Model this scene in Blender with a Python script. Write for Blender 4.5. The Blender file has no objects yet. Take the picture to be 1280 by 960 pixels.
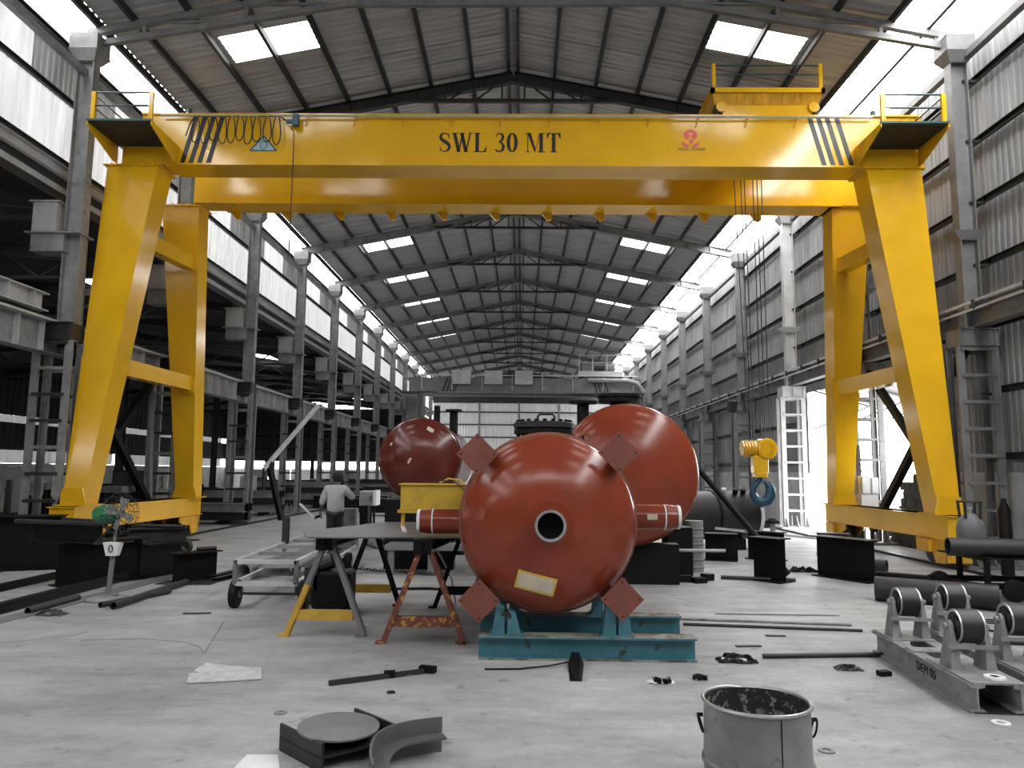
import bpy, bmesh, math, random
from mathutils import Vector, Matrix, Euler
random.seed(7)
SC = bpy.context.scene
COL = SC.collection
PI = math.pi

# ------------------------------------------------------------------ camera, sky, light, exposure
F, EYE = 940.0, Vector((0, 0, 1.67))
CAM_ROT = Matrix.Rotation(0.013794, 3, 'Z') @ Matrix.Rotation(PI/2 + 0.116365, 3, 'X') @ Matrix.Rotation(math.radians(0.55), 3, 'Z')
cam_data = bpy.data.cameras.new('camera')
cam_data.sensor_width = 36.0
cam_data.lens = F / 1280.0 * 36.0
cam_data.clip_end = 400
cam = bpy.data.objects.new('camera', cam_data)
cam.matrix_world = Matrix.Translation(EYE) @ CAM_ROT.to_4x4()
COL.objects.link(cam)
SC.camera = cam

world = bpy.data.worlds.new('overcast_sky')
SC.world = world
world.use_nodes = True
bg = world.node_tree.nodes['Background']
bg.inputs['Color'].default_value = (1, 1, 1, 1)
bg.inputs['Strength'].default_value = 7.0

SC.view_settings.view_transform = 'Standard'
SC.view_settings.look = 'None'
SC.view_settings.gamma = 1.0
SC.view_settings.use_curve_mapping = False
SC.view_settings.exposure = 0.64
SC.cycles.use_denoising = True
SC.cycles.max_bounces = 8
SC.cycles.diffuse_bounces = 5
SC.cycles.transparent_max_bounces = 8

def portal(name, loc, rot, sx, sy):
    """A portal only guides the sampling of the sky through a real opening; it gives no light itself."""
    l = bpy.data.lights.new(name, 'AREA'); l.shape = 'RECTANGLE'; l.size = sx; l.size_y = sy
    l.cycles.is_portal = True
    o = bpy.data.objects.new(name, l); o.location = loc; o.rotation_euler = rot
    COL.objects.link(o)
XC = -0.3                                       # the hall's centre line
WL, WR = -9.3, 9.1                              # left and right wall planes
portal('sky_portal_right_eave', (8.58, 36, 10.75), (0, 0, 0), 1.05, 86)
portal('sky_portal_left_eave', (-9.0, 36, 10.75), (0, 0, 0), 0.9, 86)
portal('sky_portal_door', (9.15, 21, 2.1), (0, PI/2, 0), 4.2, 6.9)

# ------------------------------------------------------------------ helpers
def ray(x, y):
    return CAM_ROT @ Vector(((x-640)/F, (480-y)/F, -1.0))
def at(x, y, Y):                                # the point at depth Y that the photograph shows at x, y
    d = ray(x, y); return EYE + d*(Y/d.y)
def fl(x, y, z=0.0):                            # likewise on the level z
    d = ray(x, y); return EYE + d*((z-EYE.z)/d.z)

class MB:
    def __init__(s): s.v = []; s.f = []
    def add(s, vs, fs):
        n = len(s.v); s.v += [tuple(v) for v in vs]; s.f += [tuple(i+n for i in f) for f in fs]; return s
    def box(s, x0, x1, y0, y1, z0, z1):
        return s.add([(x0,y0,z0),(x1,y0,z0),(x1,y1,z0),(x0,y1,z0),(x0,y0,z1),(x1,y0,z1),(x1,y1,z1),(x0,y1,z1)],
                     [(3,2,1,0),(4,5,6,7),(0,1,5,4),(1,2,6,5),(2,3,7,6),(3,0,4,7)])
    def obox(s, c, size, rot=(0,0,0)):
        m = Euler(rot).to_matrix(); c = Vector(c); a, b, d = (k/2 for k in size)
        vs = [c + m @ Vector(p) for p in [(-a,-b,-d),(a,-b,-d),(a,b,-d),(-a,b,-d),(-a,-b,d),(a,-b,d),(a,b,d),(-a,b,d)]]
        return s.add(vs, [(3,2,1,0),(4,5,6,7),(0,1,5,4),(1,2,6,5),(2,3,7,6),(3,0,4,7)])
    def hexa(s, b, t):                          # four bottom and four top corners, same order
        return s.add(list(b)+list(t), [(3,2,1,0),(4,5,6,7),(0,1,5,4),(1,2,6,5),(2,3,7,6),(3,0,4,7)])
    def frame(s, p0, p1, up=(0,0,1)):
        p0, p1 = Vector(p0), Vector(p1); d = (p1-p0).normalized(); u = Vector(up)
        if abs(d.dot(u)) > 0.98: u = Vector((0,1,0)) if abs(d.y) < 0.9 else Vector((1,0,0))
        r = d.cross(u).normalized(); return p0, p1, r, r.cross(d).normalized()
    def sweep(s, p0, p1, poly, up=(0,0,1)):     # poly: (side, up) points
        p0, p1, r, u = s.frame(p0, p1, up); n = len(poly)
        vs = [p0 + r*a + u*b for a, b in poly] + [p1 + r*a + u*b for a, b in poly]
        return s.add(vs, [tuple(range(n-1,-1,-1)), tuple(range(n,2*n))] + [(i,(i+1)%n,n+(i+1)%n,n+i) for i in range(n)])
    def bar(s, p0, p1, w, h, up=(0,0,1)):
        return s.sweep(p0, p1, [(-w/2,-h/2),(w/2,-h/2),(w/2,h/2),(-w/2,h/2)], up)
    def ibeam(s, p0, p1, h, w, tf=.02, tw=.014, up=(0,0,1)):
        a, b, c, d = w/2, tw/2, h/2, h/2-tf
        return s.sweep(p0, p1, [(-a,-c),(a,-c),(a,-d),(b,-d),(b,d),(a,d),(a,c),(-a,c),(-a,d),(-b,d),(-b,-d),(-a,-d)], up)
    def angle(s, p0, p1, w, t=.008, up=(0,0,1)):
        return s.sweep(p0, p1, [(0,0),(w,0),(w,t),(t,t),(t,w),(0,w)], up)
    def channel(s, p0, p1, h, w, t=.01, up=(0,0,1)):
        c = h/2
        return s.sweep(p0, p1, [(0,-c),(w,-c),(w,-c+t),(t,-c+t),(t,c-t),(w,c-t),(w,c),(0,c)], up)
    def tube(s, p0, p1, r, n=10, r2=None, cap=True):
        p0, p1, a, b = s.frame(p0, p1); r2 = r if r2 is None else r2
        vs = [p0+(a*math.cos(2*PI*i/n)+b*math.sin(2*PI*i/n))*r for i in range(n)] + [p1+(a*math.cos(2*PI*i/n)+b*math.sin(2*PI*i/n))*r2 for i in range(n)]
        fs = [(i,(i+1)%n,n+(i+1)%n,n+i) for i in range(n)]
        if cap: fs += [tuple(range(n-1,-1,-1)), tuple(range(n,2*n))]
        return s.add(vs, fs)
    def path(s, pts, r, n=6, closed=False):
        pts = [Vector(p) for p in pts]; m = len(pts); vs = []; up = None
        for i, p in enumerate(pts):
            if closed: d = pts[(i+1)%m]-pts[i-1]
            else: d = pts[min(i+1,m-1)]-pts[max(i-1,0)]
            d = d.normalized() if d.length > 1e-9 else Vector((1,0,0))
            if up is None: up = Vector((0,0,1)) if abs(d.z) < .9 else Vector((1,0,0))
            a = d.cross(up).normalized(); b = a.cross(d).normalized(); up = b
            vs += [p+(a*math.cos(2*PI*k/n)+b*math.sin(2*PI*k/n))*r for k in range(n)]
        fs = []
        for i in range(m if closed else m-1):
            j = (i+1)%m
            fs += [(i*n+k, i*n+(k+1)%n, j*n+(k+1)%n, j*n+k) for k in range(n)]
        if not closed: fs += [tuple(range(n-1,-1,-1)), tuple(range((m-1)*n, m*n))]
        return s.add(vs, fs)
    def lathe(s, prof, c=(0,0,0), axis=(0,0,1), n=32):   # prof: (radius, along) from c
        c = Vector(c); ax = Vector(axis).normalized()
        u = ax.cross(Vector((0,0,1))) if abs(ax.z) < .9 else Vector((1,0,0)).cross(ax)
        u.normalize(); w = ax.cross(u); rings = []; base = len(s.v)
        for r, h in prof:
            if r < 1e-6: rings.append([len(s.v)]); s.v.append(tuple(c+ax*h))
            else:
                rings.append(list(range(len(s.v), len(s.v)+n)))
                s.v += [tuple(c+ax*h+(u*math.cos(2*PI*i/n)+w*math.sin(2*PI*i/n))*r) for i in range(n)]
        for A, B in zip(rings, rings[1:]):
            for i in range(n):
                j = (i+1)%n
                if len(A) == 1 and len(B) > 1: s.f.append((A[0], B[i], B[j]))
                elif len(B) == 1 and len(A) > 1: s.f.append((A[i], A[j], B[0]))
                elif len(A) > 1: s.f.append((A[i], A[j], B[j], B[i]))
        return s
    def prism(s, poly, axis, a, b):             # polygon in the plane across an axis, from a to b
        n = len(poly)
        def P(p, t):
            return (t,p[0],p[1]) if axis == 'x' else (p[0],t,p[1]) if axis == 'y' else (p[0],p[1],t)
        return s.add([P(p,a) for p in poly]+[P(p,b) for p in poly],
                     [tuple(range(n-1,-1,-1)), tuple(range(n,2*n))]+[(i,(i+1)%n,n+(i+1)%n,n+i) for i in range(n)])
    def corrugated(s, o, u, v, nrm, w, l, pitch=.2, amp=.022):   # ribs run along v
        o, u, v, nrm = Vector(o), Vector(u), Vector(v), Vector(nrm)
        k = max(1, round(w/pitch)); st = w/k; xs = []
        for i in range(k):
            xs += [(i*st,0),(i*st+st*.45,0),(i*st+st*.58,1),(i*st+st*.87,1)]
        xs.append((w,0)); b = len(s.v)
        for t in (0, l):
            s.v += [tuple(o+u*x+v*t+nrm*(amp*h)) for x, h in xs]
        m = len(xs); s.f += [(b+i, b+i+1, b+m+i+1, b+m+i) for i in range(m-1)]
        return s

def origin(o):
    p = Vector((0,0,0))
    while o is not None: p += o.location; o = o.parent
    return p
def mesh_of(name, mb, m, loc=Vector((0,0,0)), smooth=False, fix=True):
    me = bpy.data.meshes.new(name)
    me.from_pydata([(v[0]-loc.x, v[1]-loc.y, v[2]-loc.z) for v in mb.v], [], mb.f)
    if fix:
        b = bmesh.new(); b.from_mesh(me); bmesh.ops.recalc_face_normals(b, faces=b.faces); b.to_mesh(me); b.free()
    if smooth:
        me.polygons.foreach_set('use_smooth', [True]*len(me.polygons))
        me.set_sharp_from_angle(angle=math.radians(38))
    me.materials.append(m)
    return me
def put(name, mb, m, parent=None, loc=None, smooth=False, bevel=0, fix=True, label=None):
    """Links ONE mesh object. World-space geometry is stored relative to the thing's base."""
    base = origin(parent) if parent is not None else Vector((0,0,0))
    own = Vector(loc) if loc is not None else base
    o = bpy.data.objects.new(name, mesh_of(name, mb, m, own, smooth, fix))
    o.location = own - base
    COL.objects.link(o)
    if parent is not None: o.parent = parent
    if bevel:
        d = o.modifiers.new('edge', 'BEVEL'); d.width = bevel; d.segments = 1; d.limit_method = 'ANGLE'; d.angle_limit = math.radians(50)
    if label: o['label'] = label
    return o
def tag(o, label, cat, group=None, kind=None):
    o['label'] = label; o['category'] = cat
    if group: o['group'] = group
    if kind: o['kind'] = kind
    return o
def thing(name, label, cat, loc, group=None, kind=None):
    o = bpy.data.objects.new(name, None); o.empty_display_size = .1
    o.location = Vector(loc); COL.objects.link(o)
    return tag(o, label, cat, group, kind)
def solo(name, mb, m, label, cat, loc, group=None, **k):
    return tag(put(name, mb, m, loc=loc, **k), label, cat, group)
def shell(name, loc=(0,0,0)):
    o = bpy.data.objects.new(name, None); o.location = loc; COL.objects.link(o); o['kind'] = 'structure'; return o
def dup(o, loc, label=None, rz=0, parent=None):
    c = o.copy(); COL.objects.link(c); c.parent = parent
    if parent is None:
        c.location = loc; c.rotation_euler = (0,0,rz)
        if label: c['label'] = label
    for ch in list(o.children): dup(ch, None, parent=c)
    return c

# ------------------------------------------------------------------ materials
def mat(name, col, rough=.6, metal=0, var=.25, scale=3.0, bump=0.0, stretch=(1,1,1), col2=None, patch=None, spec=.5, coat=0):
    """Noise-varied paint or metal. col2 with patch=(low, high, scale) shows through in worn patches."""
    m = bpy.data.materials.new(name); m.use_nodes = True
    nt = m.node_tree; N, L = nt.nodes, nt.links; p = N['Principled BSDF']
    p.inputs['Roughness'].default_value = rough; p.inputs['Metallic'].default_value = metal
    p.inputs['Specular IOR Level'].default_value = spec
    if coat: p.inputs['Coat Weight'].default_value = coat; p.inputs['Coat Roughness'].default_value = .12
    c = col if isinstance(col, tuple) else (col,)*3
    tc = N.new('ShaderNodeTexCoord'); mp = N.new('ShaderNodeMapping'); mp.inputs['Scale'].default_value = stretch
    L.new(tc.outputs['Object'], mp.inputs['Vector'])
    nz = N.new('ShaderNodeTexNoise'); nz.inputs['Scale'].default_value = scale; nz.inputs['Detail'].default_value = 6; nz.inputs['Roughness'].default_value = .6
    L.new(mp.outputs['Vector'], nz.inputs['Vector'])
    rp = N.new('ShaderNodeMapRange'); rp.inputs['From Min'].default_value = .3; rp.inputs['From Max'].default_value = .7
    rp.inputs['To Min'].default_value = 1-var; rp.inputs['To Max'].default_value = 1+var*.6
    L.new(nz.outputs['Fac'], rp.inputs['Value'])
    mx = N.new('ShaderNodeMix'); mx.data_type = 'RGBA'; mx.blend_type = 'MULTIPLY'; mx.inputs['Factor'].default_value = 1
    mx.inputs['A'].default_value = (*c, 1); L.new(rp.outputs['Result'], mx.inputs['B'])
    out = mx.outputs['Result']
    if col2 is not None:
        c2 = col2 if isinstance(col2, tuple) else (col2,)*3
        n2 = N.new('ShaderNodeTexNoise'); n2.inputs['Scale'].default_value = patch[2]; n2.inputs['Detail'].default_value = 8; n2.inputs['Roughness'].default_value = .65
        L.new(tc.outputs['Object'], n2.inputs['Vector'])
        r2 = N.new('ShaderNodeMapRange'); r2.inputs['From Min'].default_value = patch[0]; r2.inputs['From Max'].default_value = patch[1]
        L.new(n2.outputs['Fac'], r2.inputs['Value'])
        m2 = N.new('ShaderNodeMix'); m2.data_type = 'RGBA'
        L.new(r2.outputs['Result'], m2.inputs['Factor']); L.new(out, m2.inputs['A']); m2.inputs['B'].default_value = (*c2, 1)
        out = m2.outputs['Result']
    L.new(out, p.inputs['Base Color'])
    if bump:
        b = N.new('ShaderNodeBump'); b.inputs['Strength'].default_value = bump; b.inputs['Distance'].default_value = .02
        L.new(nz.outputs['Fac'], b.inputs['Height']); L.new(b.outputs['Normal'], p.inputs['Normal'])
    return m
def sheet_mat(name, col, through, clear=0.0, var=.15):
    """Glass-fibre sheet: part of the daylight behind it comes through."""
    m = bpy.data.materials.new(name); m.use_nodes = True
    nt = m.node_tree; N, L = nt.nodes, nt.links; N.remove(N['Principled BSDF']); out = N['Material Output']
    tc = N.new('ShaderNodeTexCoord'); mp = N.new('ShaderNodeMapping'); mp.inputs['Scale'].default_value = (4, 4, .5)
    nz = N.new('ShaderNodeTexNoise'); nz.inputs['Scale'].default_value = 1.3; nz.inputs['Detail'].default_value = 5
    L.new(tc.outputs['Object'], mp.inputs['Vector']); L.new(mp.outputs['Vector'], nz.inputs['Vector'])
    r = N.new('ShaderNodeMapRange'); r.inputs['From Min'].default_value = .3; r.inputs['From Max'].default_value = .7
    r.inputs['To Min'].default_value = through*(1-var*2); r.inputs['To Max'].default_value = through*(1+var)
    L.new(nz.outputs['Fac'], r.inputs['Value'])
    t = N.new('ShaderNodeBsdfTranslucent'); L.new(r.outputs['Result'], t.inputs['Color'])
    d = N.new('ShaderNodeBsdfDiffuse'); d.inputs['Color'].default_value = (col, col, col, 1)
    a = N.new('ShaderNodeAddShader'); L.new(t.outputs[0], a.inputs[0]); L.new(d.outputs[0], a.inputs[1])
    s = a.outputs[0]
    if clear:
        k = N.new('ShaderNodeBsdfTransparent'); x = N.new('ShaderNodeMixShader'); x.inputs['Fac'].default_value = clear
        L.new(s, x.inputs[1]); L.new(k.outputs[0], x.inputs[2]); s = x.outputs[0]
    L.new(s, out.inputs['Surface'])
    return m

M = {}
M['roof'] = mat('galvanised_roof_sheet', .45, .5, .0, .3, 1.2, stretch=(.6,4,1))
M['wall'] = mat('grey_wall_sheet', .29, .6, 0, .35, 1.0, stretch=(4,5,.5))
M['asb'] = mat('fibre_cement_sheet', .42, .85, 0, .3, 1.5, stretch=(4,4,.6))
M['lit'] = sheet_mat('translucent_wall_sheet', .35, .13)
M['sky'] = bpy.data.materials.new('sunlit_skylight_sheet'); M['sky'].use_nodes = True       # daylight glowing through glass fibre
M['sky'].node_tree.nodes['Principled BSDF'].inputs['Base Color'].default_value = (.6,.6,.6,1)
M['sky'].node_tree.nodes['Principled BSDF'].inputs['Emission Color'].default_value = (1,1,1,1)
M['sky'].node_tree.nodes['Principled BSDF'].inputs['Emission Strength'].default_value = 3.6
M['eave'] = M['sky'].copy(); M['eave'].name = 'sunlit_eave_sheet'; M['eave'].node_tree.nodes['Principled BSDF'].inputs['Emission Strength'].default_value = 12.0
M['gable'] = sheet_mat('gable_wall_sheet', .3, .03)
M['low'] = sheet_mat('translucent_low_sheet', .3, .2)
M['steel'] = mat('grey_painted_steel', .17, .55, .0, .3, 2.5)
M['dsteel'] = mat('dark_steel', .022, .5, 0, .4, 3)
M['black'] = mat('black_steel', .0045, .55, 0, .4, 4, spec=.2)
M['lsteel'] = mat('light_painted_steel', .5, .55, 0, .25, 2)
M['mid'] = mat('worn_grey_steel', .25, .55, 0, .35, 3, col2=.11, patch=(.56,.7,5))
M['rail'] = mat('rail_steel', .02, .4, .4, .4, 4)
M['mason'] = mat('whitewashed_masonry', .5, .9, 0, .3, 1.6, bump=.3, col2=.2, patch=(.56,.72,1.1))
M['brick'] = mat('sooty_brick', .07, .9, 0, .5, 5, bump=.4)
M['adark'] = mat('dark_sheet', .035, .85, 0, .4, 1.2, stretch=(3,3,.4))  # dark grey sheet for aisle walls, aisle roof and far gable top
M['outside'] = mat('yard_concrete', .45, .9, 0, .2, .5)

def floor_mat():
    m = bpy.data.materials.new('worn_concrete_floor'); m.use_nodes = True
    nt = m.node_tree; N, L = nt.nodes, nt.links; p = N['Principled BSDF']
    tc = N.new('ShaderNodeTexCoord')
    def noise(scale, detail, stretch=(1,1,1), rough=.6):
        mp = N.new('ShaderNodeMapping'); mp.inputs['Scale'].default_value = stretch
        L.new(tc.outputs['Object'], mp.inputs['Vector'])
        n = N.new('ShaderNodeTexNoise'); n.inputs['Scale'].default_value = scale; n.inputs['Detail'].default_value = detail; n.inputs['Roughness'].default_value = rough
        L.new(mp.outputs['Vector'], n.inputs['Vector']); return n.outputs['Fac']
    def rng(v, a, b, c, d):
        r = N.new('ShaderNodeMapRange'); r.inputs['From Min'].default_value = a; r.inputs['From Max'].default_value = b
        r.inputs['To Min'].default_value = c; r.inputs['To Max'].default_value = d; L.new(v, r.inputs['Value']); return r.outputs['Result']
    def mul(a, b):
        x = N.new('ShaderNodeMath'); x.operation = 'MULTIPLY'; L.new(a, x.inputs[0]); L.new(b, x.inputs[1]); return x.outputs[0]
    big = rng(noise(.35, 4, (1,.7,1)), .35, .65, .72, 1.12)
    mid = rng(noise(1.6, 8, (.6,1.4,1), .72), .3, .7, .66, 1.2)
    fine = rng(noise(14, 6, (1,1,1), .7), .3, .7, .9, 1.08)
    spots = rng(noise(5, 4), .62, .72, 1.0, .55)
    scuff = rng(noise(2.2, 6, (.4,3.2,1), .75), .58, .72, 1.0, 1.3)
    v = mul(mul(mul(mul(big, mid), fine), spots), scuff)
    x = N.new('ShaderNodeMath'); x.operation = 'MULTIPLY'; x.inputs[1].default_value = .39; L.new(v, x.inputs[0])
    L.new(x.outputs[0], p.inputs['Base Color'])
    L.new(rng(mid, .7, 1.2, .62, .45), p.inputs['Roughness'])
    p.inputs['Specular IOR Level'].default_value = .4
    b = N.new('ShaderNodeBump'); b.inputs['Strength'].default_value = .25; b.inputs['Distance'].default_value = .01
    L.new(mul(mid, fine), b.inputs['Height']); L.new(b.outputs['Normal'], p.inputs['Normal'])
    return m
M['floor'] = floor_mat()

ORD = 'first second third fourth fifth sixth seventh eighth ninth tenth eleventh twelfth thirteenth'.split()

# ------------------------------------------------------------------ the hall
YS = [14.3, 18.9, 24.0, 29.3, 34.7, 40.1, 45.4, 50.8, 56.2, 61.6, 67.0, 72.4, 77.8]     # column lines
YB = [-6.8, -1.5, 3.8, 9.1] + YS                                                       # bay lines, also those behind the camera
f = MB(); f.box(-29, 9.3, -7, 78.2, -.3, 0); o = put('floor', f, M['floor']); o['kind'] = 'structure'
g = MB(); g.box(-160, 160, -160, 240, -.6, -.31); o = put('ground', g, M['outside']); o['kind'] = 'structure'
g = MB(); g.box(9.3, 16, 15, 30, -.3, -.03); o = put('ground', g, M['outside']); o['kind'] = 'structure'

def zroof(off): return 10.72 + (8.35-off)*.2             # underside of the sheets at this distance from the centre line
roof = shell('ceiling')
S = math.hypot(1, .2)
def roof_piece(name, m, sg, y0, y1, o0, o1):
    mb = MB(); x0 = XC+sg*o0
    mb.corrugated((x0, y0, zroof(o0)), (0,1,0), Vector((-sg, 0, .2))/S, (0,0,1), y1-y0, (o0-o1)*S)
    put(name, mb, m, roof, fix=False)
PUR = [8.35, 7.65, 6.55, 5.45, 4.35, 3.25, 2.15, 1.05, .09]
for i in range(len(YB)-1):
    y0, y1 = YB[i], YB[i+1]; near = 9 < y0 < 36
    for sg in (-1, 1):
        OE = 8.35 if sg < 0 else 7.7                     # the right slope ends in a band of translucent sheet
        so = .5 if y0 == 9.1 else 1.15; w = (y1-y0-so)/3.3 if so > 1 else 1.35
        if near:
            roof_piece('roof_sheet', M['roof'], sg, y0, y0+so, OE, 0)
            w2 = (y1-y0-so-w)/3
            for k in range(3): roof_piece('roof_sheet', M['roof'], sg, y0+so+w+k*w2, y0+so+w+(k+1)*w2+.03, OE, 0)
        else:
            roof_piece('roof_sheet', M['roof'], sg, y0, y0+so, OE, 0)
            roof_piece('roof_sheet', M['roof'], sg, y0+so+w, y1, OE, 0)
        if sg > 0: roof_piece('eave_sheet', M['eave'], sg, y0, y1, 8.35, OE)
        a, b = y0+so, y0+so+w
        roof_piece('roof_sheet', M['roof'], sg, a, b, OE, 6.45)
        roof_piece('roof_sheet', M['roof'], sg, a, b, 4.5, 0)
        if y0 > -8:
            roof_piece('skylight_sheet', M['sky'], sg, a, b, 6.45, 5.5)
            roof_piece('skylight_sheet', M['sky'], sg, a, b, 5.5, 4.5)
        if y1 > 9:
            for off in PUR:
                mb = MB(); z = zroof(off)-.08; x = XC+sg*off
                mb.channel((x, max(y0, 9.1), z), (x, y1, z), .16, .07*sg, .008)
                put('purlin', mb, M['dsteel'], roof)
mb = MB(); mb.box(XC-.25, XC+.25, -6.8, 77.8, zroof(0)+.03, zroof(0)+.06); put('ridge_cap', mb, M['roof'], roof)

# right wall: ribbed sheets on girts above a whitewashed dwarf wall, with a wide door
wr = shell('wall_right', (WR, 14, 0))
GZ = [2.05, 3.3, 4.55, 5.8, 7.05, 8.3, 9.55]
for i in range(len(YB)-1):
    y0, y1 = YB[i], YB[i+1]; n = 5 if 9 < y0 < 36 else 1
    w = (y1-y0)/n
    for k in range(n):
        a = y0+k*w
        zlow = 1.72
        if y0 == 18.9: zlow = 4.25
        if y0 == 14.3 and k >= 3: zlow = (3.0, 3.9)[k-3]
        jig = .008*(k % 2)
        for (za, zb) in ((zlow, 6.3), (6.25, 10.75)):
            if zb-za < .2: continue
            mb = MB(); mb.corrugated((WR+jig+(.015 if za > 6 else 0), a, za), (0,1,0), (0,0,1), (-1,0,0), w+.02, zb-za, .17, .02)
            put('wall_sheet', mb, M['wall'], wr, fix=False)
    if y1 > 9:
        for z in GZ:
            if y0 == 18.9 and z < 4: continue
            if y0 == 14.3 and z < 4: continue
            mb = MB(); mb.channel((WR-.06, max(y0,9.1), z), (WR-.06, y1, z), .13, -.07, .008); put('girt', mb, M['dsteel'], wr)
            if y1 < 40 and y0 > 9:
                mb = MB(); mb.bar((WR-.1, y1-.02, z-.08), (WR-.4, y1-.02, z-.08), .06, .05); put('girt_cleat', mb, M['dsteel'], wr)
        mb = MB(); mb.bar((WR-.35, max(y0,9.1), 9.95), (WR-.35, y1, 9.95), .14, .14); put('eave_strut', mb, M['steel'], wr)
mb = MB(); mb.box(WR-.05, WR+.18, 14.3, 17.2, 0, 1.75); mb.box(WR-.05, WR+.18, 24.3, 77.8, 0, 1.75); mb.box(WR-.05, WR+.18, 9.1, 14.3, 0, 1.75); mb.box(WR-.05, WR+.18, -6.8, 9.1, 0, 1.75)
put('masonry', mb, M['mason'], wr)
mortar = MB()
for r in range(9):                                        # broken stepped end of the brick wall beside the door
    nb = 7-r//2 - (r % 3 == 2); mortar.box(WR-.02, WR+.16, 17.2, 17.2+nb*.24+(.1 if r % 2 else -.02), r*.19, r*.19+.19)
    for k in range(nb):
        y = 17.22+k*.24+(.12 if r % 2 else 0)
        mb = MB(); mb.box(WR-.04+random.uniform(0,.015), WR+.18, y, y+.225, r*.19, r*.19+.178); put('brick', mb, M['brick'], wr)

put('mortar', mortar, M['brick'], wr)['kind'] = 'stuff'

# left wall: only above the side aisle's roof
wl = shell('wall_left', (WL, 14, 7.6))
for i in range(len(YB)-1):
    y0, y1 = YB[i], YB[i+1]
    n = 5 if 9 < y0 < 51 else 1
    w = (y1-y0)/n
    for k in range(n):
        a = y0+k*w
        mb = MB(); mb.corrugated((WL, a, 7.68), (0,1,0), (0,0,1), (1,0,0), w+.02, 1.35, .17, .02)
        put('wall_sheet', mb, M['lit'], wl, fix=False)
        grey = (n == 1) or k in (0, 1, 4) 
        mb = MB(); mb.corrugated((WL-.012, a, 9.0), (0,1,0), (0,0,1), (1,0,0), w+.02, 1.75 if k not in (2,3) else 1.6, .17, .02)
        put('wall_sheet', mb, M['asb'] if grey else M['lit'], wl, fix=False)
    if y1 > 9:
        a = max(y0, 9.1)
        for z in (7.72, 9.02, 10.1):
            mb = MB(); mb.channel((WL+.06, a, z), (WL+.06, y1, z), .12, .06, .008); put('girt', mb, M['dsteel'], wl)
        mb = MB(); mb.bar((WL+.4, a, 9.62), (WL+.4, y1, 9.62), .12, .12); put('eave_strut', mb, M['mid'], wl)
        mb = MB(); mb.box(WL-.05, WL-.03, a, y1, 7.0, 7.72); put('flashing', mb, M['dsteel'], wl)
        mb = MB(); mb.channel((WL+.1, a, 7.5), (WL+.1, y1, 7.5), .22, .1, .01); put('fascia_channel', mb, M['lsteel'], wl)
        mb = MB(); mb.bar((WL-.15, a, 7.22), (WL-.15, y1, 7.22), .3, .12); put('gutter', mb, M['lsteel'], wl)

# near gable behind the camera
mb = MB(); mb.box(WL, WR, -6.95, -6.85, 0, 10.7); o = put('wall_front', mb, M['wall']); o['kind'] = 'structure'
# far gable
wb = shell('wall_back', (0, 77.9, 0))
for k in range(9):
    x = WL+k*(WR-WL)/9
    mb = MB(); mb.corrugated((x, 77.9, 1.6), (1,0,0), (0,0,1), (0,-1,0), (WR-WL)/9+.02, 7.2, .3, .03); put('wall_sheet', mb, M['gable'], wb, fix=False)
mb = MB(); mb.prism([(WL,8.75),(WR,8.75),(WR,10.7),(XC,12.45),(WL,10.7)], 'y', 77.85, 77.95); put('gable_panel', mb, M['adark'], wb)
mb = MB(); mb.box(WL, WR, 77.8, 78, 0, 1.65); put('masonry', mb, M['mason'], wb)
for z in (2.6, 3.9, 5.2, 6.5, 7.8):
    mb = MB(); mb.bar((WL, 77.75, z), (WR, 77.75, z), .1, .14); put('girt', mb, M['dsteel'], wb)
for x in (-4.4, -.3, 3.8):
    mb = MB(); mb.bar((x, 77.6, 0), (x, 77.6, 8.8), .2, .2); put('gable_post', mb, M['steel'], wb)

# side aisle on the left: a dark second hall
al = shell('wall_aisle', (-28, 30, 0))
AX, AY = -28.0, 71.0
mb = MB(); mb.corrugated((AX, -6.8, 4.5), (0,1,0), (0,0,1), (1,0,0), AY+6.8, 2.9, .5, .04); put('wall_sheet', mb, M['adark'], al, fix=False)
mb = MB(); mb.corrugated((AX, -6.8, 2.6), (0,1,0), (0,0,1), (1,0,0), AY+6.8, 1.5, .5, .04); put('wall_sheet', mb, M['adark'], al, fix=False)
for k in range(12):
    y = -4+k*6.2
    mb = MB(); mb.box(AX-.02, AX+.02, y, y+5.7, 4.1, 4.5); put('pane', mb, M['low'], al)
    mb = MB(); mb.box(AX-.02, AX+.02, y, y+5.7, 1.9, 2.6); put('pane', mb, M['low'], al)
mb = MB(); mb.box(AX-.1, AX+.1, -6.8, AY, 0, 1.88); put('masonry', mb, M['mason'], al)
ae = shell('wall_aisle_end', (-18, AY, 0))
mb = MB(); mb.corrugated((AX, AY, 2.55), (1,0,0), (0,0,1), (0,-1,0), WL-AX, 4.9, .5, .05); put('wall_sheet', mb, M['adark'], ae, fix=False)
for k in range(9):
    x = AX+.1+k*2.07
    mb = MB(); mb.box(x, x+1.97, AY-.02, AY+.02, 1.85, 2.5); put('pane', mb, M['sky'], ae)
    mb = MB(); mb.box(x, x+1.97, AY-.05, AY+.02, 0, 1.72); put('wall_panel', mb, M['low'] if k % 4 != 1 else M['mason'], ae)
for z in (1.78, 2.52, 3.6, 4.8):
    mb = MB(); mb.bar((AX, AY-.1, z), (WL, AY-.1, z), .1, .1); put('girt', mb, M['black'], ae)
mb = MB(); mb.box(AX, WL, -6.9, -6.8, 0, 7.4); o = put('wall_aisle_near', mb, M['adark']); o['kind'] = 'structure'
ar = shell('ceiling_aisle', (-18, 30, 7))
def zaisle(x): return 8.3+(x+18.6)*((7.15-8.3)/(WL-.3+18.6)) if x > -18.6 else 8.3+(x+18.6)*(1.4/9.6)
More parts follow.
